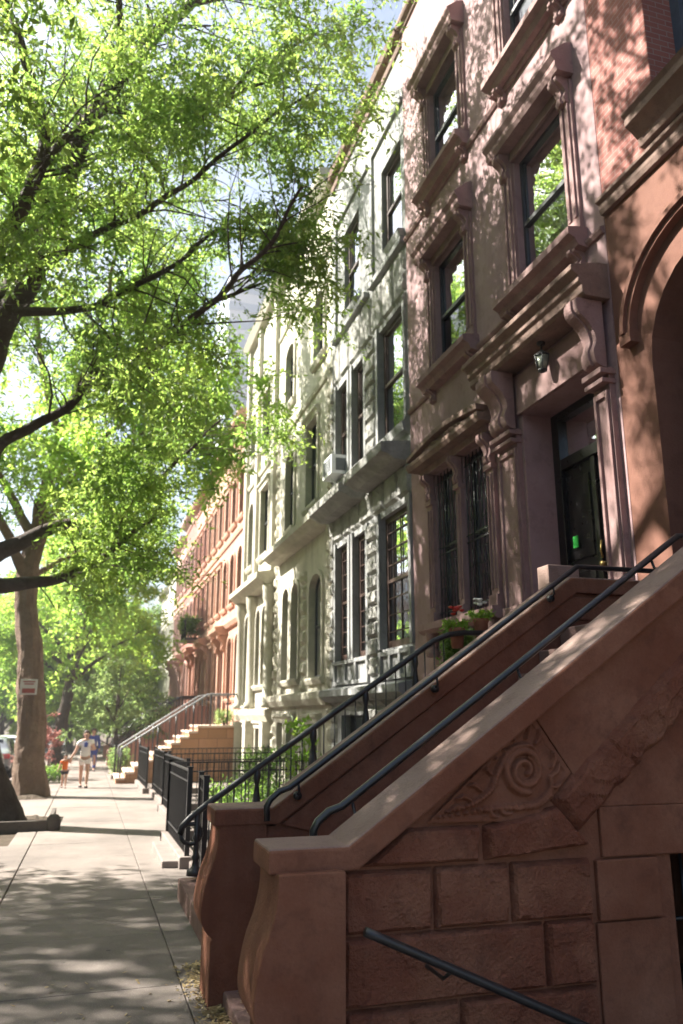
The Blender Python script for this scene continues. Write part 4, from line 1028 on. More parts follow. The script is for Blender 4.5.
def tree(name, label, cat, trunk, limbs, mats, seed, nsec=10, ntwig=9, per=9, leaf=(.11, .032), Lsec=(1.0, 2.4), Ltw=(.35, .8), t0=.25, up=.25, droop=.4, group=None, spray=None, clump=0, thr=-.08, wig=.05):
    rs = np.random.RandomState(seed); rnd = random.Random(seed)
    b = trunk[0]; t = thing(name, label, cat, (b[0], b[1], G(b[1])), group)
    wood = MB(); tw = MB(); tb = []; td = []; tl = []
    pts, rr = limb_pts(trunk)
    rr = [r * (1 + .06 * noise.noise(p * 1.7)) for p, r in zip(pts, rr)]
    NR = 56 if b[1] < 30 else 16; fine = []; fr = []
    for i in range(len(pts) - 1):
        k_ = max(1, int((pts[i + 1] - pts[i]).length / (.07 if NR > 20 else .4)))
        for a in range(k_): fine.append(pts[i].lerp(pts[i + 1], a / k_)); fr.append(rr[i] * (1 - a / k_) + rr[i + 1] * a / k_)
    fine.append(pts[-1]); fr.append(rr[-1]); n0 = len(wood.v)
    wood.tube([p + Vector((noise.noise(p * .9), noise.noise(p * .9 + Vector((9, 0, 0))), 0)) * wig * 1.2 for p in fine], fr, NR)
    for i in range(len(fine)):
        for k_ in range(NR):
            a = 2 * math.pi * k_ / NR; c_ = fine[i]; j = n0 + i * NR + k_; v_ = Vector(wood.v[j]); d_ = (v_ - c_)
            q_ = Vector((math.cos(a) * fr[i] * 9, math.sin(a) * fr[i] * 9, c_.z * 1.6)); rid = abs(noise.noise(q_ * 1.3 + Vector((seed, 0, 0)))) * 1.6 + .5 * abs(noise.noise(q_ * 3.1))
            wood.v[j] = tuple(v_ + d_.normalized() * (rid * .045 - .02 + .05 * noise.noise(Vector((math.cos(a), math.sin(a), c_.z * .8)) * 1.2)))
    wood.build('trunk', mats[0], t)
    for L_ in limbs:
        pl, r = limb_pts(L_[:-1] if not isinstance(L_[-1], tuple) else L_)
        pl = [p + Vector((noise.noise(p * 1.3), noise.noise(p * 1.3 + Vector((9, 0, 0))), noise.noise(p * 1.3 + Vector((0, 9, 0))))) * wig * 2 * min(1, i / 4) for i, p in enumerate(pl)]
        tw.tube(pl, r, 9); tot = sum((pl[i + 1] - pl[i]).length for i in range(len(pl) - 1))
        k = max(2, int(nsec * tot / 4)) if isinstance(L_[-1], tuple) else max(2, int(L_[-1] * nsec * tot / 4))
        for s in range(k):
            u = t0 + (1 - t0) * (s + rnd.random()) / k; i = min(int(u * (len(pl) - 1)), len(pl) - 2)
            p = pl[i].lerp(pl[i + 1], rnd.random()); ax = (pl[i + 1] - pl[i]).normalized()
            d = Vector((rnd.gauss(0, 1), rnd.gauss(0, 1), rnd.gauss(0, .7))); d = (d - ax * d.dot(ax)).normalized() * .9 + ax * .55 + Vector((0, 0, up)); d.normalize()
            Ls = rnd.uniform(*Lsec) * (1.15 - .4 * u); q = [p]; dd = d.copy(); ns = 5
            for _ in range(ns):
                dd = (dd + Vector((rnd.gauss(0, .2), rnd.gauss(0, .2), rnd.gauss(0, .15) - droop * .12))).normalized(); q.append(q[-1] + dd * Ls / ns)
            r0 = min(r[i] * .4, .006 + .007 * Ls); tw.tube(q, [r0 * (1 - .85 * a / ns) for a in range(ns + 1)], 5, cap=False)
            for _ in range(int(ntwig * Ls / 1.6) + 2):
                a = rnd.random() ** .6 * ns; j = min(int(a), ns - 1); pp = q[j].lerp(q[j + 1], a - j)
                dv = (dd * .5 + Vector((rnd.gauss(0, .8), rnd.gauss(0, .8), rnd.gauss(0, .6) - droop * .5))).normalized()
                tb.append(pp[:]); td.append(dv[:]); tl.append(rnd.uniform(*Ltw))
            tb.append(q[-1][:]); td.append(dd[:]); tl.append(Ltw[1])
    tb = np.array(tb); td = np.array(td); tl = np.array(tl)
    if clump:
        k = np.array([noise.noise(Vector(p) * clump + Vector((seed, 0, 0))) + .35 * noise.noise(Vector(p) * clump * 2.7) > thr for p in tb]); tb, td, tl = tb[k], td[k], tl[k]
    if len(tb) < 30000 and leaf[0] < .2:
        sel = rs.rand(len(tb)) < .25
        for a, b_, c in zip(tb[sel], td[sel], tl[sel]): tw.tube([a, a + b_ * c * .5, a + b_ * c + np.array([0, 0, -c * .15])], [.003, .0025, .0015], 3, cap=False)
    tw.build('branches', mats[0], t)
    v = leaves_from(rs, tb, td, tl, per, leaf[0], leaf[1], droop)
    quads_np('leaves', v, mats[1], t)
    return t, len(v) // 4
cnt = 0
# the big old tree at the left edge
A_limbs = [
 [(-1.95, 16.4, 4.1, .17), (-1.2, 16.2, 4.15, .12), (-.35, 15.9, 4.42, .085), (.3, 15.5, 4.9, .05), (.9, 15.2, 5.4, .025)],
 [(-2.0, 16.35, 4.7, .19), (-1.55, 16.3, 4.98, .15), (-.85, 16.25, 5.36, .12), (0, 16.2, 5.42, .09), (.7, 16.2, 6.0, .06), (1.5, 16, 7.0, .035), (2.2, 15.6, 7.7, .018)],
 [(-2.2, 16.2, 5.3, .17), (-1.94, 15, 6.35, .11), (-.95, 14.5, 7.0, .085), (-.28, 14, 7.67, .075), (.6, 13, 7.9, .065), (1.48, 12, 8.4, .052), (2.05, 11, 8.8, .04), (2.5, 10.2, 9.5, .02)],
 [(-2.35, 16.2, 6.0, .30), (-2.7, 15.9, 7.4, .27), (-2.24, 15.5, 8.9, .25), (-1.45, 14.3, 10.3, .21), (-.95, 13.3, 12.0, .17), (-.1, 12.5, 13.3, .12), (.79, 12, 14.3, .08), (1.8, 11.3, 15.6, .04)],
 [(-.95, 13.2, 12.1, .12), (-.55, 12.9, 12.35, .09), (.3, 12.6, 12.2, .07), (1.2, 12.2, 12.25, .05), (2.0, 11.5, 12.8, .03), (2.9, 10.8, 13.1, .015)],
 [(-2.7, 15.5, 7.2, .20), (-2.4, 13.5, 8.0, .15), (-1.95, 12.3, 8.9, .13), (-1.43, 12, 10.3, .11), (-1.6, 12, 11.5, .09), (-2.3, 11.8, 13.4, .05)],
 [(-1.45, 12.0, 10.3, .09), (-1.1, 12.3, 11.1, .07), (-.6, 12.4, 12.0, .05), (.4, 11.6, 13.2, .03)],
 [(-1.6, 14.6, 10.0, .10), (-.6, 13.6, 10.2, .07), (.6, 12.4, 10.4, .05), (1.7, 11.2, 11.0, .03), (2.8, 10.2, 11.4, .015)],
 [(-1.95, 15.0, 9.2, .10), (-.8, 14.2, 9.0, .07), (.5, 13.2, 9.3, .05), (1.6, 12.2, 9.9, .03)],
 [(1.2, 12.2, 12.25, .04), (2.2, 12.0, 12.9, .03), (3.0, 12.2, 13.6, .02), (3.6, 12.0, 13.6, .01)],
 [(1.48, 12, 8.4, .04), (2.1, 12.4, 8.9, .03), (2.7, 12.6, 9.4, .015)],
 [(-1.2, 16.2, 14.5, .06), (.2, 16.3, 15.0, .045), (1.8, 16.2, 15.5, .03), (2.8, 15.8, 15.6, .012)],
 [(-1.8, 16, 12, .08), (-.4, 16.4, 12.8, .05), (1.2, 16.6, 13.4, .03), (2.4, 16.4, 13.6, .012)],
 [(.8, 12.0, 14.3, .05), (2.0, 12.4, 15.2, .03), (3.2, 12.2, 15.6, .012)],
 [(-.3, 12.7, 13.2, .08), (-.4, 11.5, 14.2, .05), (.4, 10, 14.6, .03), (1.4, 8.8, 14.4, .015)],
 [(-2.6, 16, 6.6, .2), (-4.4, 14.6, 8.6, .16), (-5.6, 12.5, 10.6, .1), (-6.4, 10.5, 12, .04)],
 [(-2.7, 16, 7.2, .2), (-4.6, 16.2, 9.6, .14), (-6.6, 15.6, 11.6, .08), (-8, 15, 13, .04)],
 [(-2.6, 15.6, 8.0, .16), (-3.6, 13.5, 10.6, .12), (-3.8, 11, 12.6, .08), (-3.4, 8.6, 14, .04)],
 [(-2.5, 15.8, 8.2, .16), (-3.2, 16.5, 11, .12), (-3.4, 16, 14, .08), (-3, 15, 16.5, .04)],
 [(-2.2, 15.2, 9.5, .14), (-1.8, 16, 12, .1), (-1.2, 16.2, 14.5, .06), (-.4, 15.8, 16.6, .03)],
 [(-2.7, 15.8, 6.8, .16), (-4.8, 12.8, 8.4, .12), (-6.6, 10.6, 9.6, .08), (-8.0, 8.6, 10.4, .04)],  # limbs from here on are out of view, added to shade the sidewalk
 [(-4.6, 14.4, 8.8, .12), (-6.6, 14.0, 9.4, .09), (-8.6, 13.0, 10.2, .05)],
 [(-3.8, 11, 12.6, .08), (-5.4, 9.4, 11.8, .06), (-6.4, 7.2, 11.0, .03)],
 [(-3.4, 13.0, 11, .1), (-5.2, 10.8, 12.0, .07), (-6.2, 8.6, 12.6, .04)],
]
t, n = tree('oak_tree', 'big dark-barked oak at the left edge, its limbs arching over the sidewalk', 'tree',
     [(-1.55, 16.9, -.5, .66), (-1.72, 16.85, .2, .46), (-2.02, 16.7, 1.3, .36), (-2.15, 16.5, 3.0, .33), (-2.3, 16.3, 5.0, .33), (-2.6, 16.0, 7.0, .28)],
     A_limbs, ('bark', 'leaf_oak'), 11, nsec=22, ntwig=27, per=13, leaf=(.125, .042), Lsec=(1.0, 2.7), clump=.6, thr=0.0); cnt += n
# unseen tree added outside the frame to shade the near stoop and facade
B_limbs = [
 [(-2.7, 5.2, 4.5, .17), (-3.6, 6.6, 7, .12), (-4.4, 8.2, 9.2, .08), (-5, 9.2, 11, .04)],
 [(-2.7, 5.2, 5, .17), (-2.6, 6.8, 8, .12), (-2.9, 8.3, 10.6, .08), (-3, 9, 12.5, .04)],
 [(-2.7, 5, 5, .17), (-4.6, 5.2, 7.5, .12), (-6.2, 5.8, 9.5, .07), (-7.4, 6, 11, .04)],
 [(-2.7, 5, 5.4, .17), (-4.2, 3.6, 8, .12), (-5.4, 2.6, 10, .07)],
 [(-2.7, 5, 6, .17), (-2.8, 4.6, 9, .12), (-3.2, 4.6, 12.5, .05)],
 [(-3.2, 6, 6.4, .1), (-5, 7.6, 7.4, .07), (-6.8, 9, 8.6, .04)],
 [(-2.7, 5.2, 5.2, .14), (-4.2, 7.8, 7.6, .1), (-5.8, 10, 9.4, .06), (-6.8, 11.4, 10.6, .03)],
 [(-2.75, 5, 6.2, .16), (-2.2, 6.0, 9.4, .11), (-1.0, 7.2, 12.2, .07), (.4, 7.8, 13.4, .03)],
 [(-2.2, 6.0, 9.4, .09), (-.8, 6.2, 12.0, .06), (.9, 6.6, 13.0, .04), (2.2, 7.0, 13.2, .015)],
 [(-1.0, 7.2, 12.2, .06), (-.6, 8.2, 13.4, .04), (.4, 9.2, 14.6, .015)],
 [(-2.75, 5, 6.2, .14), (-2.9, 7.2, 9.0, .09), (-2.6, 9.0, 11.6, .06), (-2.0, 9.8, 13.2, .03)],
 [(-2.8, 5.0, 6.0, .14), (-1.8, 6.0, 8.6, .09), (-1.4, 7.0, 11.2, .05)],
 [(-2.7, 5.1, 5.6, .14), (-3.9, 6.2, 6.6, .09), (-5.6, 7.0, 7.2, .05)],
]
t, n = tree('oak_tree', 'unseen oak added beyond the left of the view to shade the near stoop', 'tree',
     [(-2.0 - .7, 5.2, -.3, .36), (-2.7, 5.2, 2, .28), (-2.7, 5.1, 4.5, .25), (-2.75, 5, 6, .2)], B_limbs, ('bark', 'leaf_oak'), 12, nsec=24, ntwig=24, per=13, leaf=(.13, .055), clump=.6, thr=.04); cnt += n
# second street tree with the small sign
C_limbs = [
 [(-1.75, 23.3, 7.4, .2), (-1.3, 23.2, 9.8, .15), (-.6, 22.8, 11.5, .12), (.3, 22, 13.2, .08), (1.2, 21, 14.6, .04)],
 [(-1.9, 23.3, 6.0, .14), (-1.2, 22.8, 7.4, .1), (-.2, 22, 8.4, .07), (.9, 21.2, 8.9, .04), (1.9, 20.4, 9.0, .02)],
 [(-1.6, 23.2, 8.2, .12), (-.6, 22.6, 9.0, .08), (.6, 21.8, 10.0, .05), (1.9, 21, 10.8, .02)],
 [(-1.2, 23, 10, .12), (0, 23.6, 11, .08), (1.4, 24, 11.8, .05), (2.4, 24.2, 12.0, .02)],
 [(-1.9, 23.3, 5.2, .16), (-2.9, 22.6, 7.2, .12), (-4.2, 21.6, 9.4, .08), (-5.4, 20.6, 11, .04)],
 [(-1.9, 23.3, 6.5, .15), (-3.2, 24.2, 8.8, .1), (-4.6, 25, 10.8, .06)],
 [(-1.4, 23.2, 9.4, .12), (-2.2, 23.0, 12, .09), (-2.6, 22.6, 14.6, .05)],
 [(-1.9, 23.4, 5.4, .1), (-1.0, 24.2, 6.2, .07), (.0, 24.8, 6.8, .05), (1.1, 25.2, 7.0, .025)],
 [(-.7, 22.9, 11.4, .1), (-.4, 21.6, 13, .07), (-.2, 20.4, 14.6, .03)],
 [(-.2, 22, 8.4, .06), (1.2, 20.6, 9.4, .04), (2.4, 19.4, 9.8, .02), (3.2, 18.8, 9.7, .01)],
 [(.9, 21.2, 8.9, .04), (2.2, 20.6, 8.6, .03), (3.2, 20.0, 8.3, .01)],
 [(-1.8, 23.1, 7.0, .1), (-1.2, 21.6, 7.6, .07), (-.3, 20.2, 7.8, .05), (.8, 19, 7.9, .02)],
]
t, n = tree('street_tree', 'street tree with warm brown bark and a small sign tied to its trunk', 'tree',
     [(-1.38, 23.4, -.6, .52), (-1.42, 23.35, .1, .40), (-1.55, 23.3, 2.1, .34), (-1.8, 23.3, 4.0, .30), (-1.92, 23.3, 5.2, .28), (-1.72, 23.3, 7.6, .2)],
     C_limbs, ('bark_warm', 'leaf_far'), 13, nsec=22, ntwig=22, per=12, leaf=(.16, .065), clump=.7, thr=-.1); cnt += n
def gtree(name, label, x, y, hgt, rad, seed, mat='leaf_far', bark='bark', lf=.22, nl=9, base=.32, r=.26, per=9, lean=(0, 0), group=None, cat='tree', nsec=10, ntwig=8, clump=0, thr=0):
    rnd = random.Random(seed); z0 = G(y); hb = hgt * base; limbs = []
    for i in range(nl):
        a = 2 * math.pi * (i + rnd.random() * .7) / nl * 1.618 * 2; f = rnd.uniform(.0, 1); zb = z0 + hb + (hgt * .45) * f
        el = rnd.uniform(.25, .6) + f * .7; L = rad * rnd.uniform(.75, 1.1) * (1 - .25 * f)
        bx, by = x + lean[0] * (zb - z0) / hgt, y + lean[1] * (zb - z0) / hgt
        dx, dy = math.cos(a) * math.cos(el), math.sin(a) * math.cos(el); dz = math.sin(el)
        limbs.append([(bx, by, zb, r * .5), (bx + dx * L * .4, by + dy * L * .4, zb + dz * L * .45, r * .32), (bx + dx * L * .75, by + dy * L * .75, zb + dz * L * .8, r * .18), (bx + dx * L, by + dy * L, zb + dz * L * .95, r * .06)])
    limbs.append([(x + lean[0] * .7, y + lean[1] * .7, z0 + hgt * .7, r * .4), (x + lean[0], y + lean[1], z0 + hgt * .98, r * .05)])
    return tree(name, label, cat, [(x, y, z0 - .3, r * 1.5), (x, y, z0 + .3, r * 1.1), (x + lean[0] * .35, y + lean[1] * .35, z0 + hgt * .35, r * .9), (x + lean[0] * .7, y + lean[1] * .7, z0 + hgt * .7, r * .5)],
                limbs, (bark, mat), seed, nsec=nsec, ntwig=ntwig, per=per, leaf=(lf, lf * .42), Lsec=(rad * .3, rad * .55), Ltw=(rad * .1, rad * .2), t0=.3, group=group, wig=.06, clump=clump, thr=thr)[1]
cnt += gtree('street_tree', 'leaning dark-trunked street tree behind the pinkish shrub', -1.45, 41, 11, 4.6, 21, lean=(1.2, 0), lf=.24, nl=14, base=.34, nsec=14, ntwig=10)
cnt += gtree('street_tree', 'sunlit street tree beyond the dark leaning trunk', -1.8, 54, 12, 5.5, 22, lf=.32, nl=18, base=.14, nsec=16, ntwig=12)
cnt += gtree('street_tree', 'farthest street tree closing the sidewalk view', -1.4, 67, 13, 6.5, 23, lf=.4, nl=18, base=.1, nsec=16, ntwig=12)
G2 = 'street trees across the road'
for lb, x, y, hh, rr_, sd_2 in [('unseen street tree added across the road for shade, opposite the carved stoop', -11.9, 12.5, 14, 6, 61), ('unseen street tree added across the road for shade, level with the camera', -11.9, 2.5, 13, 5.5, 62)]:
    cnt += gtree('street_tree', lb, x, y, hh, rr_, sd_2, mat='leaf_far', lf=.2, nl=18, base=.3, nsec=14, ntwig=11, group=G2, clump=.55, thr=.10)  # both stand out of view, added so their crowns shade the sidewalk
for i, (x, y, hh, rr_) in enumerate([(-13.5, 36, 8, 4), (-13.5, 48, 8.5, 4.5), (-13.5, 62, 9, 5), (-8, 84, 14, 7), (-1, 96, 15, 8), (6, 108, 16, 8), (-16, 100, 17, 9)]):
    lb = ['dense green tree across the road, nearest of those on the far side', 'broad tree across the road, second along the far side', 'tall tree across the road, third along the far side',
          'tree at the left of the far crossing', 'dark green tree straight beyond the end of the sidewalk', 'large tree behind the far corner building', 'wide old tree at the far left end of the road'][i]
    cnt += gtree('street_tree', lb, x, y, hh, rr_, 30 + i, mat='leaf_dark' if i % 2 else 'leaf_far', lf=.34 + .002 * y, nl=18, base=.1, nsec=13, ntwig=11, group=G2)
cnt += gtree('small_tree', 'pale-leaved small tree in the front garden behind the sunlit stoop', 1.15, 37.2, 5.0, 2.2, 41, mat='leaf_pale', lf=.16, nl=16, base=.1, r=.07, nsec=16, ntwig=10)
cnt += gtree('ornamental_shrub', 'plum-leaved ornamental shrub by the kerb beyond the people', -1.5, 31.0, 2.3, .85, 42, mat='leaf_plum', lf=.11, nl=16, base=.1, r=.035, nsec=26, ntwig=9, cat='shrub')
# low plants
def plant(name, label, x, y, z, hgt, rad, mat, seed, n=160, lf=.09, cat='plant', per=6, group=None, pot=None):
    rs = np.random.RandomState(seed); t = thing(name, label, cat, (x, y, z), group)
    a = rs.uniform(0, 2 * np.pi, n); rr = rad * np.sqrt(rs.rand(n)); hh = rs.rand(n) ** .7
    base = np.stack([x + rr * np.cos(a) * .6, y + rr * np.sin(a) * .6, z + hgt * hh * .85], 1)
    d = unit(np.stack([np.cos(a) * .6, np.sin(a) * .6, rs.uniform(.1, 1.1, n)], 1) + noise3(rs, n) * .3)
    v = leaves_from(rs, base, d, np.full(n, rad * .5), per, lf, lf * .42, .15)
    m = MB()
    for i in range(0, n, max(1, n // 14)): m.tube([(x + random.uniform(-.03, .03), y + random.uniform(-.03, .03), z - .05), ((x + base[i, 0]) / 2, (y + base[i, 1]) / 2, (z + base[i, 2]) / 2 + .05), tuple(base[i])], [.009, .007, .004], 5)
    m.build('stems', 'bark', t); quads_np('leaves', v, mat, t)
    return t
plant('climbing_shrub', 'tall bright green shrub behind the ornate stoop railing', 3.25, 12.9, G(13), 2.1, .30, 'leaf_far', 1, n=90, lf=.10)
plant('leafy_bush', 'blue-green leafy bush beneath the bright shrub in the area garden', 3.75, 12.6, G(13), 1.35, .42, 'leaf_dark', 2, n=260, lf=.10)
plant('conifer_bush', 'dense dark green conifer bush by the pink house railing', 4.45, 9.35, 2.0, .85, .25, 'leaf_dark', 3, n=420, lf=.06)
plant('ivy_patch', 'ivy growing low in the garden behind the fence', 2.8, 15.2, G(15), .7, .8, 'leaf_dark', 4, n=300, lf=.09)
plant('hosta_clump', 'light green garden plants behind the black fence', 2.4, 12.3, G(12), .6, .35, 'leaf_far', 5, n=110, lf=.11)
plant('ivy_patch', 'dark shrub at the foot of the nearer cream house', 4.2, 20.5, G(20), 1.2, .7, 'leaf_dark', 6, n=300, lf=.1)
def planter(label, x, y, z, fl, seed):
    t = thing('planter', label, 'planter', (x, y, z)); m = MB(); m.lathe([(.07, z), (.09, z + .2), (.10, z + .21), (.10, z + .25), (.08, z + .25)], x, y, 14); m.build('pot', 'terracotta', t)
    rs = np.random.RandomState(seed); n = 60; a = rs.uniform(0, 6.28, n); b = np.stack([x + .08 * np.cos(a), y + .08 * np.sin(a), np.full(n, z + .24)], 1)
    d = unit(np.stack([np.cos(a) * .6, np.sin(a) * .6, rs.uniform(.5, 1.5, n)], 1)); v = leaves_from(rs, b, d, np.full(n, .12), 5, .05, .025, .1); quads_np('leaves', v, 'leaf_bright', t)
    m = MB()
    for k in range(9):
        a = rs.rand() * 6.28; r_ = rs.rand() * .12; cz = z + .40 + rs.rand() * .1
        m.lathe([(.005, cz), (.03, cz + .01), (.035, cz + .03), (.01, cz + .035)], x + r_ * math.cos(a), y + r_ * math.sin(a), 7)
    m.build('blossoms', fl, t)
planter('terracotta pot of white flowers at the top of the ornate stoop railing', 4.6, 9.02, 2.62, 'petal_white', 1)
planter('terracotta pot of red flowers beside the white ones at the stoop top', 4.28, 9.05, 2.50, 'petal_red', 2)
for i, (x, y) in enumerate([(2.0, 28.1), (3.9, 28.0)]):
    pass
plant('yellow_shrub', 'yellow-green shrub at the foot of the sunlit stoop', 1.15, 31.2, G(31), 1.1, .45, 'leaf_pale', 9, n=240, lf=.1)
plant('window_flowers', 'pale flowering plants on the landing of the sunlit stoop', 4.4, 28.1, 1.36, .5, .35, 'leaf_pale', 10, n=160, lf=.08)
plant('low_planting', 'low green planting in the tree pit beyond the orange-shirted child', -1.2, 29.2, G(29), .45, .5, 'leaf_dark', 12, n=260, lf=.09)
plant('balcony_greenery', 'potted greenery hanging on the iron balcony of the dark red house', 4.35, 40.2, 5.4, 1.1, .6, 'leaf_dark', 13, n=240, lf=.14)
# leaf litter swept against the bottom step
rs = np.random.RandomState(5); n = 2600
x = .93 - np.abs(rs.normal(0, .085, n)); y = rs.uniform(3.2, 6.6, n); k_ = rs.rand(n) < .06; x[k_] = rs.uniform(-1.2, .9, k_.sum())
y2 = y.copy(); a = rs.rand(n) * 6.28; s = rs.uniform(.010, .024, n); dz = np.where(k_, .006, .006 + rs.rand(n) * .02)
P0 = np.stack([x, y2, SL * y2 + dz], 1); d = np.stack([np.cos(a), np.sin(a), rs.normal(0, .25, n)], 1); e = np.stack([-np.sin(a), np.cos(a), rs.normal(0, .25, n)], 1)
v = np.stack([P0 - d * s[:, None], P0 + e * s[:, None] * .45, P0 + d * s[:, None], P0 - e * s[:, None] * .45], 1).reshape(-1, 3)
tag(quads_np('leaf_litter', v, 'leaf_dry', None), 'dry fallen leaves gathered along the bottom step and sidewalk edge', 'leaf litter', kind='stuff')
n = 160; x = rs.uniform(1.0, 1.35, n); y2 = rs.uniform(4.25, 5.55, n); P0 = np.stack([x, y2, np.full(n, G(5) + .094)], 1); a = rs.rand(n) * 6.28; s = rs.uniform(.01, .022, n)
d = np.stack([np.cos(a), np.sin(a), a * 0 + .1], 1); e = np.stack([-np.sin(a), np.cos(a), a * 0], 1)
v = np.stack([P0 - d * s[:, None], P0 + e * s[:, None] * .45, P0 + d * s[:, None], P0 - e * s[:, None] * .45], 1).reshape(-1, 3)
tag(quads_np('step_litter', v, 'leaf_dry', None), 'dry leaves scattered on the bottom step of the near stoop', 'leaf litter', kind='stuff')

# ------------------------------------------------------------------ tree pit, signs
t = thing('tree_pit_edging', 'weathered timber edging round the pit of the big dark oak', 'edging', (-1.4, 15.7, G(16)))
m = MB(); m.box(-2.42, -.52, 15.55, 15.63, G(15.6) - .03, G(15.6) + .17); m.build('board', 'old_wood', t, bevel=.01)
m = MB(); m.box(-.60, -.52, 15.64, 18.0, G(17) - .05, G(17) + .15); m.build('board', 'old_wood', t, bevel=.01)
m = MB(); m.lathe([(.11, G(15.6) - .05), (.12, G(15.6) + .1), (.115, G(15.6) + .2), (.07, G(15.6) + .26)], -.48, 15.6, 12); m.build('post', 'old_wood', t)
m = MB(); m.patch((-2.4, 15.64, G(16) - .0), (-.62, 15.64, G(16) - .0), (-.62, 18, G(18) + .0), (-2.4, 18, G(18)), (0, 0, 1), .09, res=.05, edge=.3, freq=3, skirt=0)
tag(m.build('pit_soil', 'earth', None), kind='structure')
m = MB(); m.patch((-2.4, 22.4, G(22)), (-.9, 22.4, G(22)), (-.9, 25, G(25)), (-2.4, 25, G(25)), (0, 0, 1), .12, res=.08, edge=.3, freq=3, skirt=0)
tag(m.build('pit_soil', 'earth', None), kind='structure')
t = thing('tree_sign', 'small white notice with faded red lettering tied to the warm brown trunk', 'sign', (-1.55, 22.97, 2.4))
m = MB(); m.box(-1.82, -1.40, 22.90, 22.93, 2.22, 2.62); m.build('board', 'sign_white', t, bevel=.004)
m = MB()
for z, w_ in ((2.54, .30), (2.48, .24)): m.box(-1.61 - w_ / 2, -1.61 + w_ / 2, 22.893, 22.9, z, z + .03)
m.box(-1.77, -1.45, 22.893, 22.9, 2.26, 2.38); m.build('lettering', 'sign_red', t)
m = MB(); m.tube([(-1.56 + .36 * math.cos(a), 23.3 + .36 * math.sin(a), 2.43) for a in [i * math.pi / 8 for i in range(17)]], .006, 4); m.build('cord', 'iron', t)

# tree guard fence by the kerb beyond the people
fence('low dark tree guard railing by the kerb around the plum shrub', [(-.85, 29.9), (-.85, 32.4), (-2.3, 32.4)], hgt=.8, curb=False, group='tree guards')

# ------------------------------------------------------------------ parked cars
def car(label, x, y, mat, group='cars parked along the kerb'):
    z = G(y) - .13; t = thing('parked_car', label, 'car', (x, y, z), group)
    W = 1.78; rings = []
    # cross sections along y (rear = low y)
    secs = [(0, .42, .95, .72, .80), (.06, .30, 1.02, .86, .86), (.5, .24, 1.08, .89, 1.1), (.75, .24, 1.5, .89, .9), (1.3, .24, 1.56, .89, .8), (2.4, .24, 1.55, .89, .78), (3.05, .24, 1.12, .89, .86), (3.3, .24, 1.02, .89, .9), (4.2, .26, .93, .87, .9), (4.45, .34, .80, .74, .9)]
    prof = []
    m = MB(); vs = []; K = 14
    for (yy, zb, zt, hw, k) in secs:
        belt = min(zt, .98)
        half = [(hw * .9, zb), (hw, zb + .12), (hw * 1.0, .62), (hw * .97, belt - .04), (hw * (.74 if zt > 1.2 else .92), zt - .10 if zt > 1.2 else zt - .02), (hw * (.6 if zt > 1.2 else .7), zt), (0, zt + .02)]
        ring = [(x + a, y + yy, z + b) for a, b in half] + [(x - a, y + yy, z + b) for a, b in half[-2::-1]]
        vs += ring
    n = 13; fs = [(i * n + k, i * n + (k + 1) % n, (i + 1) * n + (k + 1) % n, (i + 1) * n + k) for i in range(len(secs) - 1) for k in range(n)]
    fs += [list(range(n)), list(range((len(secs) - 1) * n, len(secs) * n))]
    m.add(vs, fs, True); b = m.build('body', mat, t)
    s = b.modifiers.new('s', 'SUBSURF'); s.levels = 2; s.render_levels = 2
    g = MB(); g.add([(x - .55, y + .53, z + 1.08), (x + .55, y + .53, z + 1.08), (x + .48, y + .74, z + 1.46), (x - .48, y + .74, z + 1.46)], [(0, 1, 2, 3)]); g.build('rear_window', 'car_glass', t)
    for sx in (-1, 1):
        g = MB(); X_ = x + sx * .80
        g.add([(X_ + sx * .05, y + .95, z + 1.04), (X_ + sx * .05, y + 2.75, z + 1.04), (X_ - sx * .10, y + 2.3, z + 1.42), (X_ - sx * .10, y + 1.1, z + 1.42)], [(0, 1, 2, 3)]); g.build('side_window', 'car_glass', t)
        g = MB(); g.box(x + sx * .55, x + sx * .84, y - .02, y + .1, z + .78, z + .94); g.build('tail_light', 'tail_red', t, bevel=.02)
        for yy in (.85, 3.5):
            w = MB(); w.tube([(x + sx * .72, y + yy, z + .32), (x + sx * .91, y + yy, z + .32)], .32, 20); wo = w.build('wheel', 'rubber', t)
            w = MB(); w.tube([(x + sx * .90, y + yy, z + .32), (x + sx * .925, y + yy, z + .32)], .19, 16); w.build('rim', 'chrome', wo)
    g = MB(); g.box(x - .26, x + .26, y - .03, y + .0, z + .62, z + .74); g.build('number_plate', 'sign_white', t)
    g = MB(); g.box(x - .84, x + .84, y - .06, y + .12, z + .34, z + .52); g.build('bumper', 'frame_dark', t, bevel=.04)
    return t
car('white parked car with red tail lights behind the warm brown tree', -3.6, 27.0, 'car_white')
car('grey parked car next down the kerb from the white one', -3.6, 33.2, 'car_grey')
car('white parked car farthest down the kerb', -3.6, 39.5, 'car_white')

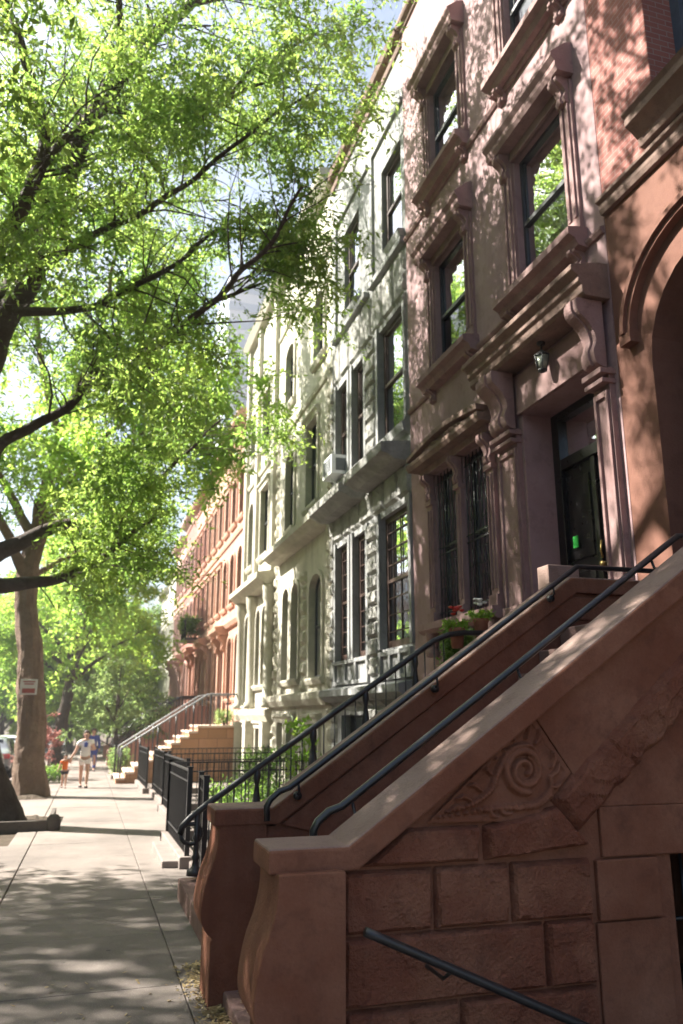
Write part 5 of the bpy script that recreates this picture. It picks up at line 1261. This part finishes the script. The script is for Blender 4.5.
# ------------------------------------------------------------------ people
def skin_obj(name, J, E, mat, parent, levels=2, root=0):
    me = bpy.data.meshes.new(name); off = wloc(parent) if parent else Vector((0, 0, 0))
    me.from_pydata([Vector(j[:3]) - off for j in J], E, []); o = bpy.data.objects.new(name, me); C.objects.link(o); o.parent = parent
    o.modifiers.new('skin', 'SKIN').use_smooth_shade = True
    for i, j in enumerate(J):
        me.skin_vertices[0].data[i].radius = (j[3], j[4] if len(j) > 4 else j[3]); me.skin_vertices[0].data[i].use_root = (i == root)
    s = o.modifiers.new('sub', 'SUBSURF'); s.levels = levels; s.render_levels = levels
    bpy.context.view_layer.update(); dg = bpy.context.evaluated_depsgraph_get()
    nm = bpy.data.meshes.new_from_object(o.evaluated_get(dg)); o.modifiers.clear(); o.data = nm
    nm.materials.clear(); nm.materials.append(MAT[mat]); return o
def person(label, x, y, H, top, bottom, hair, arms, stride=.12, short=True, sk='skin', legs_bare=True, extra=None):
    """facing the camera (-Y); arms = ((elbowR, handR), (elbowL, handL)) as fractions of height, x to picture right positive"""
    z = G(y); t = thing('person', label, 'person', (x, y, z)); S_ = lambda a, b, c, r, r2=None: (x + a * H, y + b * H, z + c * H, r * H, (r2 or r) * H)
    J = [S_(0, 0, .53, .085, .06), S_(0, 0, .62, .070, .052), S_(0, 0, .73, .085, .055), S_(0, 0, .80, .070, .05), S_(0, 0, .845, .032), S_(0, -.005, .885, .045), S_(0, -.008, .93, .052, .058), S_(0, 0, .972, .042)]
    E = [(0, 1), (1, 2), (2, 3), (3, 4), (4, 5), (5, 6), (6, 7)]
    def chain(start, pts):
        p = start
        for q in pts: J.append(S_(*q)); E.append((p, len(J) - 1)); p = len(J) - 1
        return p
    hands = []
    for sx, (el, ha) in zip((1, -1), arms):
        chain(3, [(sx * .105, 0, .80, .036), (el[0], el[1], el[2], .025), ((el[0] + ha[0]) / 2, (el[1] + ha[1]) / 2, (el[2] + ha[2]) / 2, .021), (ha[0], ha[1], ha[2], .014)]); hands.append(ha)
    for sx, st_ in ((1, stride), (-1, -stride)):
        chain(0, [(sx * .052, 0, .49, .058), (sx * .055, -st_ * .5, .285, .036), (sx * .055, -st_ * .6, .20, .034), (sx * .05, -st_ * .8 + .02, .045, .020), (sx * .052, -st_ * .8 - .05, .018, .017)])
    b = skin_obj('body', J, E, sk, t)
    # fingers
    for ha in hands:
        for k in range(5):
            a = (k - 2) * .006; L = (.030, .036, .040, .037, .026)[k]
            f = MB(); hx, hy, hz = x + ha[0] * H, y + ha[1] * H, z + ha[2] * H
            f.tube([(hx + a * H, hy, hz), (hx + a * 1.2 * H, hy - .006 * H, hz - L * .6 * H), (hx + a * 1.1 * H, hy - .014 * H, hz - L * H)], [.0055 * H, .005 * H, .0035 * H], 6); f.build('finger', sk, b)
    # face: nose, eyes, mouth, ears
    f = MB(); cz = z + .925 * H; fy = y - .062 * H
    f.tube([(x, fy - .0 * H, cz + .012 * H), (x, fy - .014 * H, cz - .010 * H), (x, fy - .002 * H, cz - .016 * H)], [.005 * H, .008 * H, .005 * H], 6)
    for sx in (-1, 1): f.tube([(x + sx * .047 * H, y - .005 * H, cz + .008 * H), (x + sx * .053 * H, y, cz), (x + sx * .047 * H, y, cz - .014 * H)], [.006 * H, .009 * H, .005 * H], 6)
    f.build('nose_and_ears', sk, b)
    f = MB()
    for sx in (-1, 1): f.tube([(x + sx * .026 * H, fy + .008 * H, cz + .010 * H), (x + sx * .012 * H, fy + .004 * H, cz + .010 * H)], .004 * H, 6)
    f.tube([(x - .014 * H, fy + .006 * H, cz - .028 * H), (x + .014 * H, fy + .006 * H, cz - .028 * H)], .003 * H, 6); f.build('eyes_and_mouth', 'hair_dark', b)
    hb = MB(); n = 12; vs = []
    for i in range(7):
        ph = i / 6 * math.pi * .58
        for k in range(n):
            a = 2 * math.pi * k / n; fr = 1.0 if math.sin(a) > -.3 else (1 if i < 4 else .82)
            r_ = math.sin(ph) * .066 * H * fr; drop = (.0 if math.sin(a) < 0 else hair * H * (i / 6) ** 2)
            vs.append((x + r_ * math.cos(a), y + .006 * H + r_ * math.sin(a) * 1.08, z + .938 * H + math.cos(ph) * .062 * H - drop))
    hb.add(vs, [(i * n + k, i * n + (k + 1) % n, (i + 1) * n + (k + 1) % n, (i + 1) * n + k) for i in range(6) for k in range(n)], True); hb.build('hair', 'hair_dark', b)
    # shirt with sleeves
    SJ = [S_(0, 0, .50, .112, .085), S_(0, 0, .62, .088, .066), S_(0, 0, .73, .098, .068), S_(0, 0, .80, .078, .058), S_(0, 0, .83, .045)]
    SE = [(0, 1), (1, 2), (2, 3), (3, 4)]
    for sx, (el, ha) in zip((1, -1), arms):
        i = len(SJ); SJ += [S_(sx * .108, 0, .80, .045), S_((sx * .108 + el[0]) / 2, el[1] / 2, (.80 + el[2]) / 2, .043)]; SE += [(3, i), (i, i + 1)]
        if not short: SJ += [S_(el[0], el[1], el[2], .036), S_(ha[0] * .9 + el[0] * .1, ha[1], ha[2] * .9 + el[2] * .1, .026)]; SE += [(i + 1, i + 2), (i + 2, i + 3)]
    skin_obj('shirt', SJ, SE, top, t)
    PJ = [S_(0, 0, .54, .10, .075)]; PE = []
    for sx, st_ in ((1, stride), (-1, -stride)):
        i = len(PJ); PJ += [S_(sx * .056, 0, .48, .072), S_(sx * .06, -st_ * .3, .37 if legs_bare else .25, .062 if legs_bare else .05)]; PE += [(0, i), (i, i + 1)]
        if not legs_bare: PJ += [S_(sx * .055, -st_ * .8 + .02, .06, .036)]; PE += [(i + 1, i + 2)]
    skin_obj('trousers', PJ, PE, bottom, t)
    for sx, st_ in ((1, stride), (-1, -stride)):
        sh = MB(); cy = y + (-st_ * .8 - .02) * H; cx = x + sx * .051 * H
        sh.prism([(cx - .028 * H, cy + .05 * H), (cx + .028 * H, cy + .05 * H), (cx + .030 * H, cy - .05 * H), (cx + .012 * H, cy - .085 * H), (cx - .012 * H, cy - .085 * H), (cx - .030 * H, cy - .05 * H)], 'z', z + .0, z + .035 * H); sh.build('shoe', 'shoe', t, bevel=.01)
    return t
person('woman in white top and pale shorts walking up the sunlit sidewalk, holding a child\'s hand', -.06, 26.4, 1.68, 'cloth_white', 'cloth_white', .06,
       (((.15, -.06, .66), (.10, -.13, .74)), ((-.17, .0, .63), (-.27, .0, .47))), stride=.14)
person('small child in an orange shirt and dark shorts holding the woman\'s hand', -.62, 26.45, .98, 'cloth_orange', 'cloth_dark', .02,
       (((.16, 0, .72), (.17, .0, .86)), ((-.15, 0, .64), (-.2, -.03, .52))), stride=.12)
person('passer-by in blue clothes walking behind the woman in white', .2, 36.5, 1.75, 'cloth_blue', 'cloth_blue', .02,
       (((.14, 0, .65), (.15, -.05, .5)), ((-.14, 0, .65), (-.15, .04, .5))), stride=.1, short=False, legs_bare=False)
m = MB(); m.lathe([(.005, 0), (.05, .01), (.055, .08), (.02, .13), (.015, .16)], 0, 0, 8)
bg = MB(); zz = G(26.4) + 1.18; bg.prism([(-.11, zz), (-.01, zz), (.0, zz + .12), (-.05, zz + .16), (-.12, zz + .12)], 'y', 26.18, 26.26)
tag(bg.build('pouch', 'cloth_blue', None, loc=(-.06, 26.22, zz), bevel=.01), 'small blue pouch on the chest of the woman in white', 'bag')
print('LEAVES', cnt)
EXPO = 2.3
SKY = 0.05
HAZE = 0.0014
# ------------------------------------------------------------------ light, air and camera
AZ = R(61); EL = R(42)          # sun ahead and to the left: AZ from +Y towards -X
sd_ = Vector((-math.sin(AZ) * math.cos(EL), math.cos(AZ) * math.cos(EL), math.sin(EL)))
L = bpy.data.lights.new('sun', 'SUN'); L.energy = 5.0; L.angle = R(.53); L.color = (1, .95, .86)
lo = bpy.data.objects.new('sun', L); C.objects.link(lo); lo.rotation_euler = sd_.to_track_quat('Z', 'Y').to_euler(); lo.location = (0, 0, 40)
w = bpy.data.worlds.new('World'); S.world = w; w.use_nodes = True; nt = w.node_tree
bgn = nt.nodes['Background']; sky = nt.nodes.new('ShaderNodeTexSky'); sky.sky_type = 'NISHITA'; sky.sun_disc = False
sky.sun_elevation = EL; sky.sun_rotation = -AZ; sky.dust_density = 2.5; sky.air_density = 1.2
nt.links.new(sky.outputs[0], bgn.inputs[0]); bgn.inputs[1].default_value = SKY
S.view_settings.view_transform = 'Standard'; S.view_settings.look = 'None'; S.view_settings.exposure = EXPO; S.view_settings.gamma = 1
S.view_settings.use_curve_mapping = False
if HAZE:
    m, nt, out = newmat('haze'); pv = nt.nodes.new('ShaderNodeVolumePrincipled'); pv.inputs['Density'].default_value = HAZE; pv.inputs['Color'].default_value = (.95, .95, .97, 1); pv.inputs['Anisotropy'].default_value = .6
    nt.links.new(pv.outputs[0], out.inputs['Volume']); MAT['haze'] = m
    b = MB(); b.box(-60, 60, -20, 180, -8, 97); tag(b.build('haze', 'haze', None), kind='stuff')
cam = bpy.data.cameras.new('camera'); co = bpy.data.objects.new('camera', cam); C.objects.link(co); S.camera = co
cam.sensor_fit = 'HORIZONTAL'; cam.sensor_width = 24; cam.lens = 792 / 683 * 24; cam.clip_start = .05; cam.clip_end = 2000
P_ = math.atan(203 / 792.); YAW = R(17.07)
f = Vector((math.sin(YAW) * math.cos(P_), math.cos(YAW) * math.cos(P_), math.sin(P_)))
co.location = (0, 0, 1.7); co.rotation_euler = f.to_track_quat('-Z', 'Y').to_euler()
cam.dof.use_dof = True; cam.dof.focus_distance = 5.0; cam.dof.aperture_fstop = 2.0
S.cycles.use_denoising = True; S.cycles.max_bounces = 6; S.cycles.transparent_max_bounces = 8; S.cycles.caustics_reflective = False; S.cycles.caustics_refractive = False
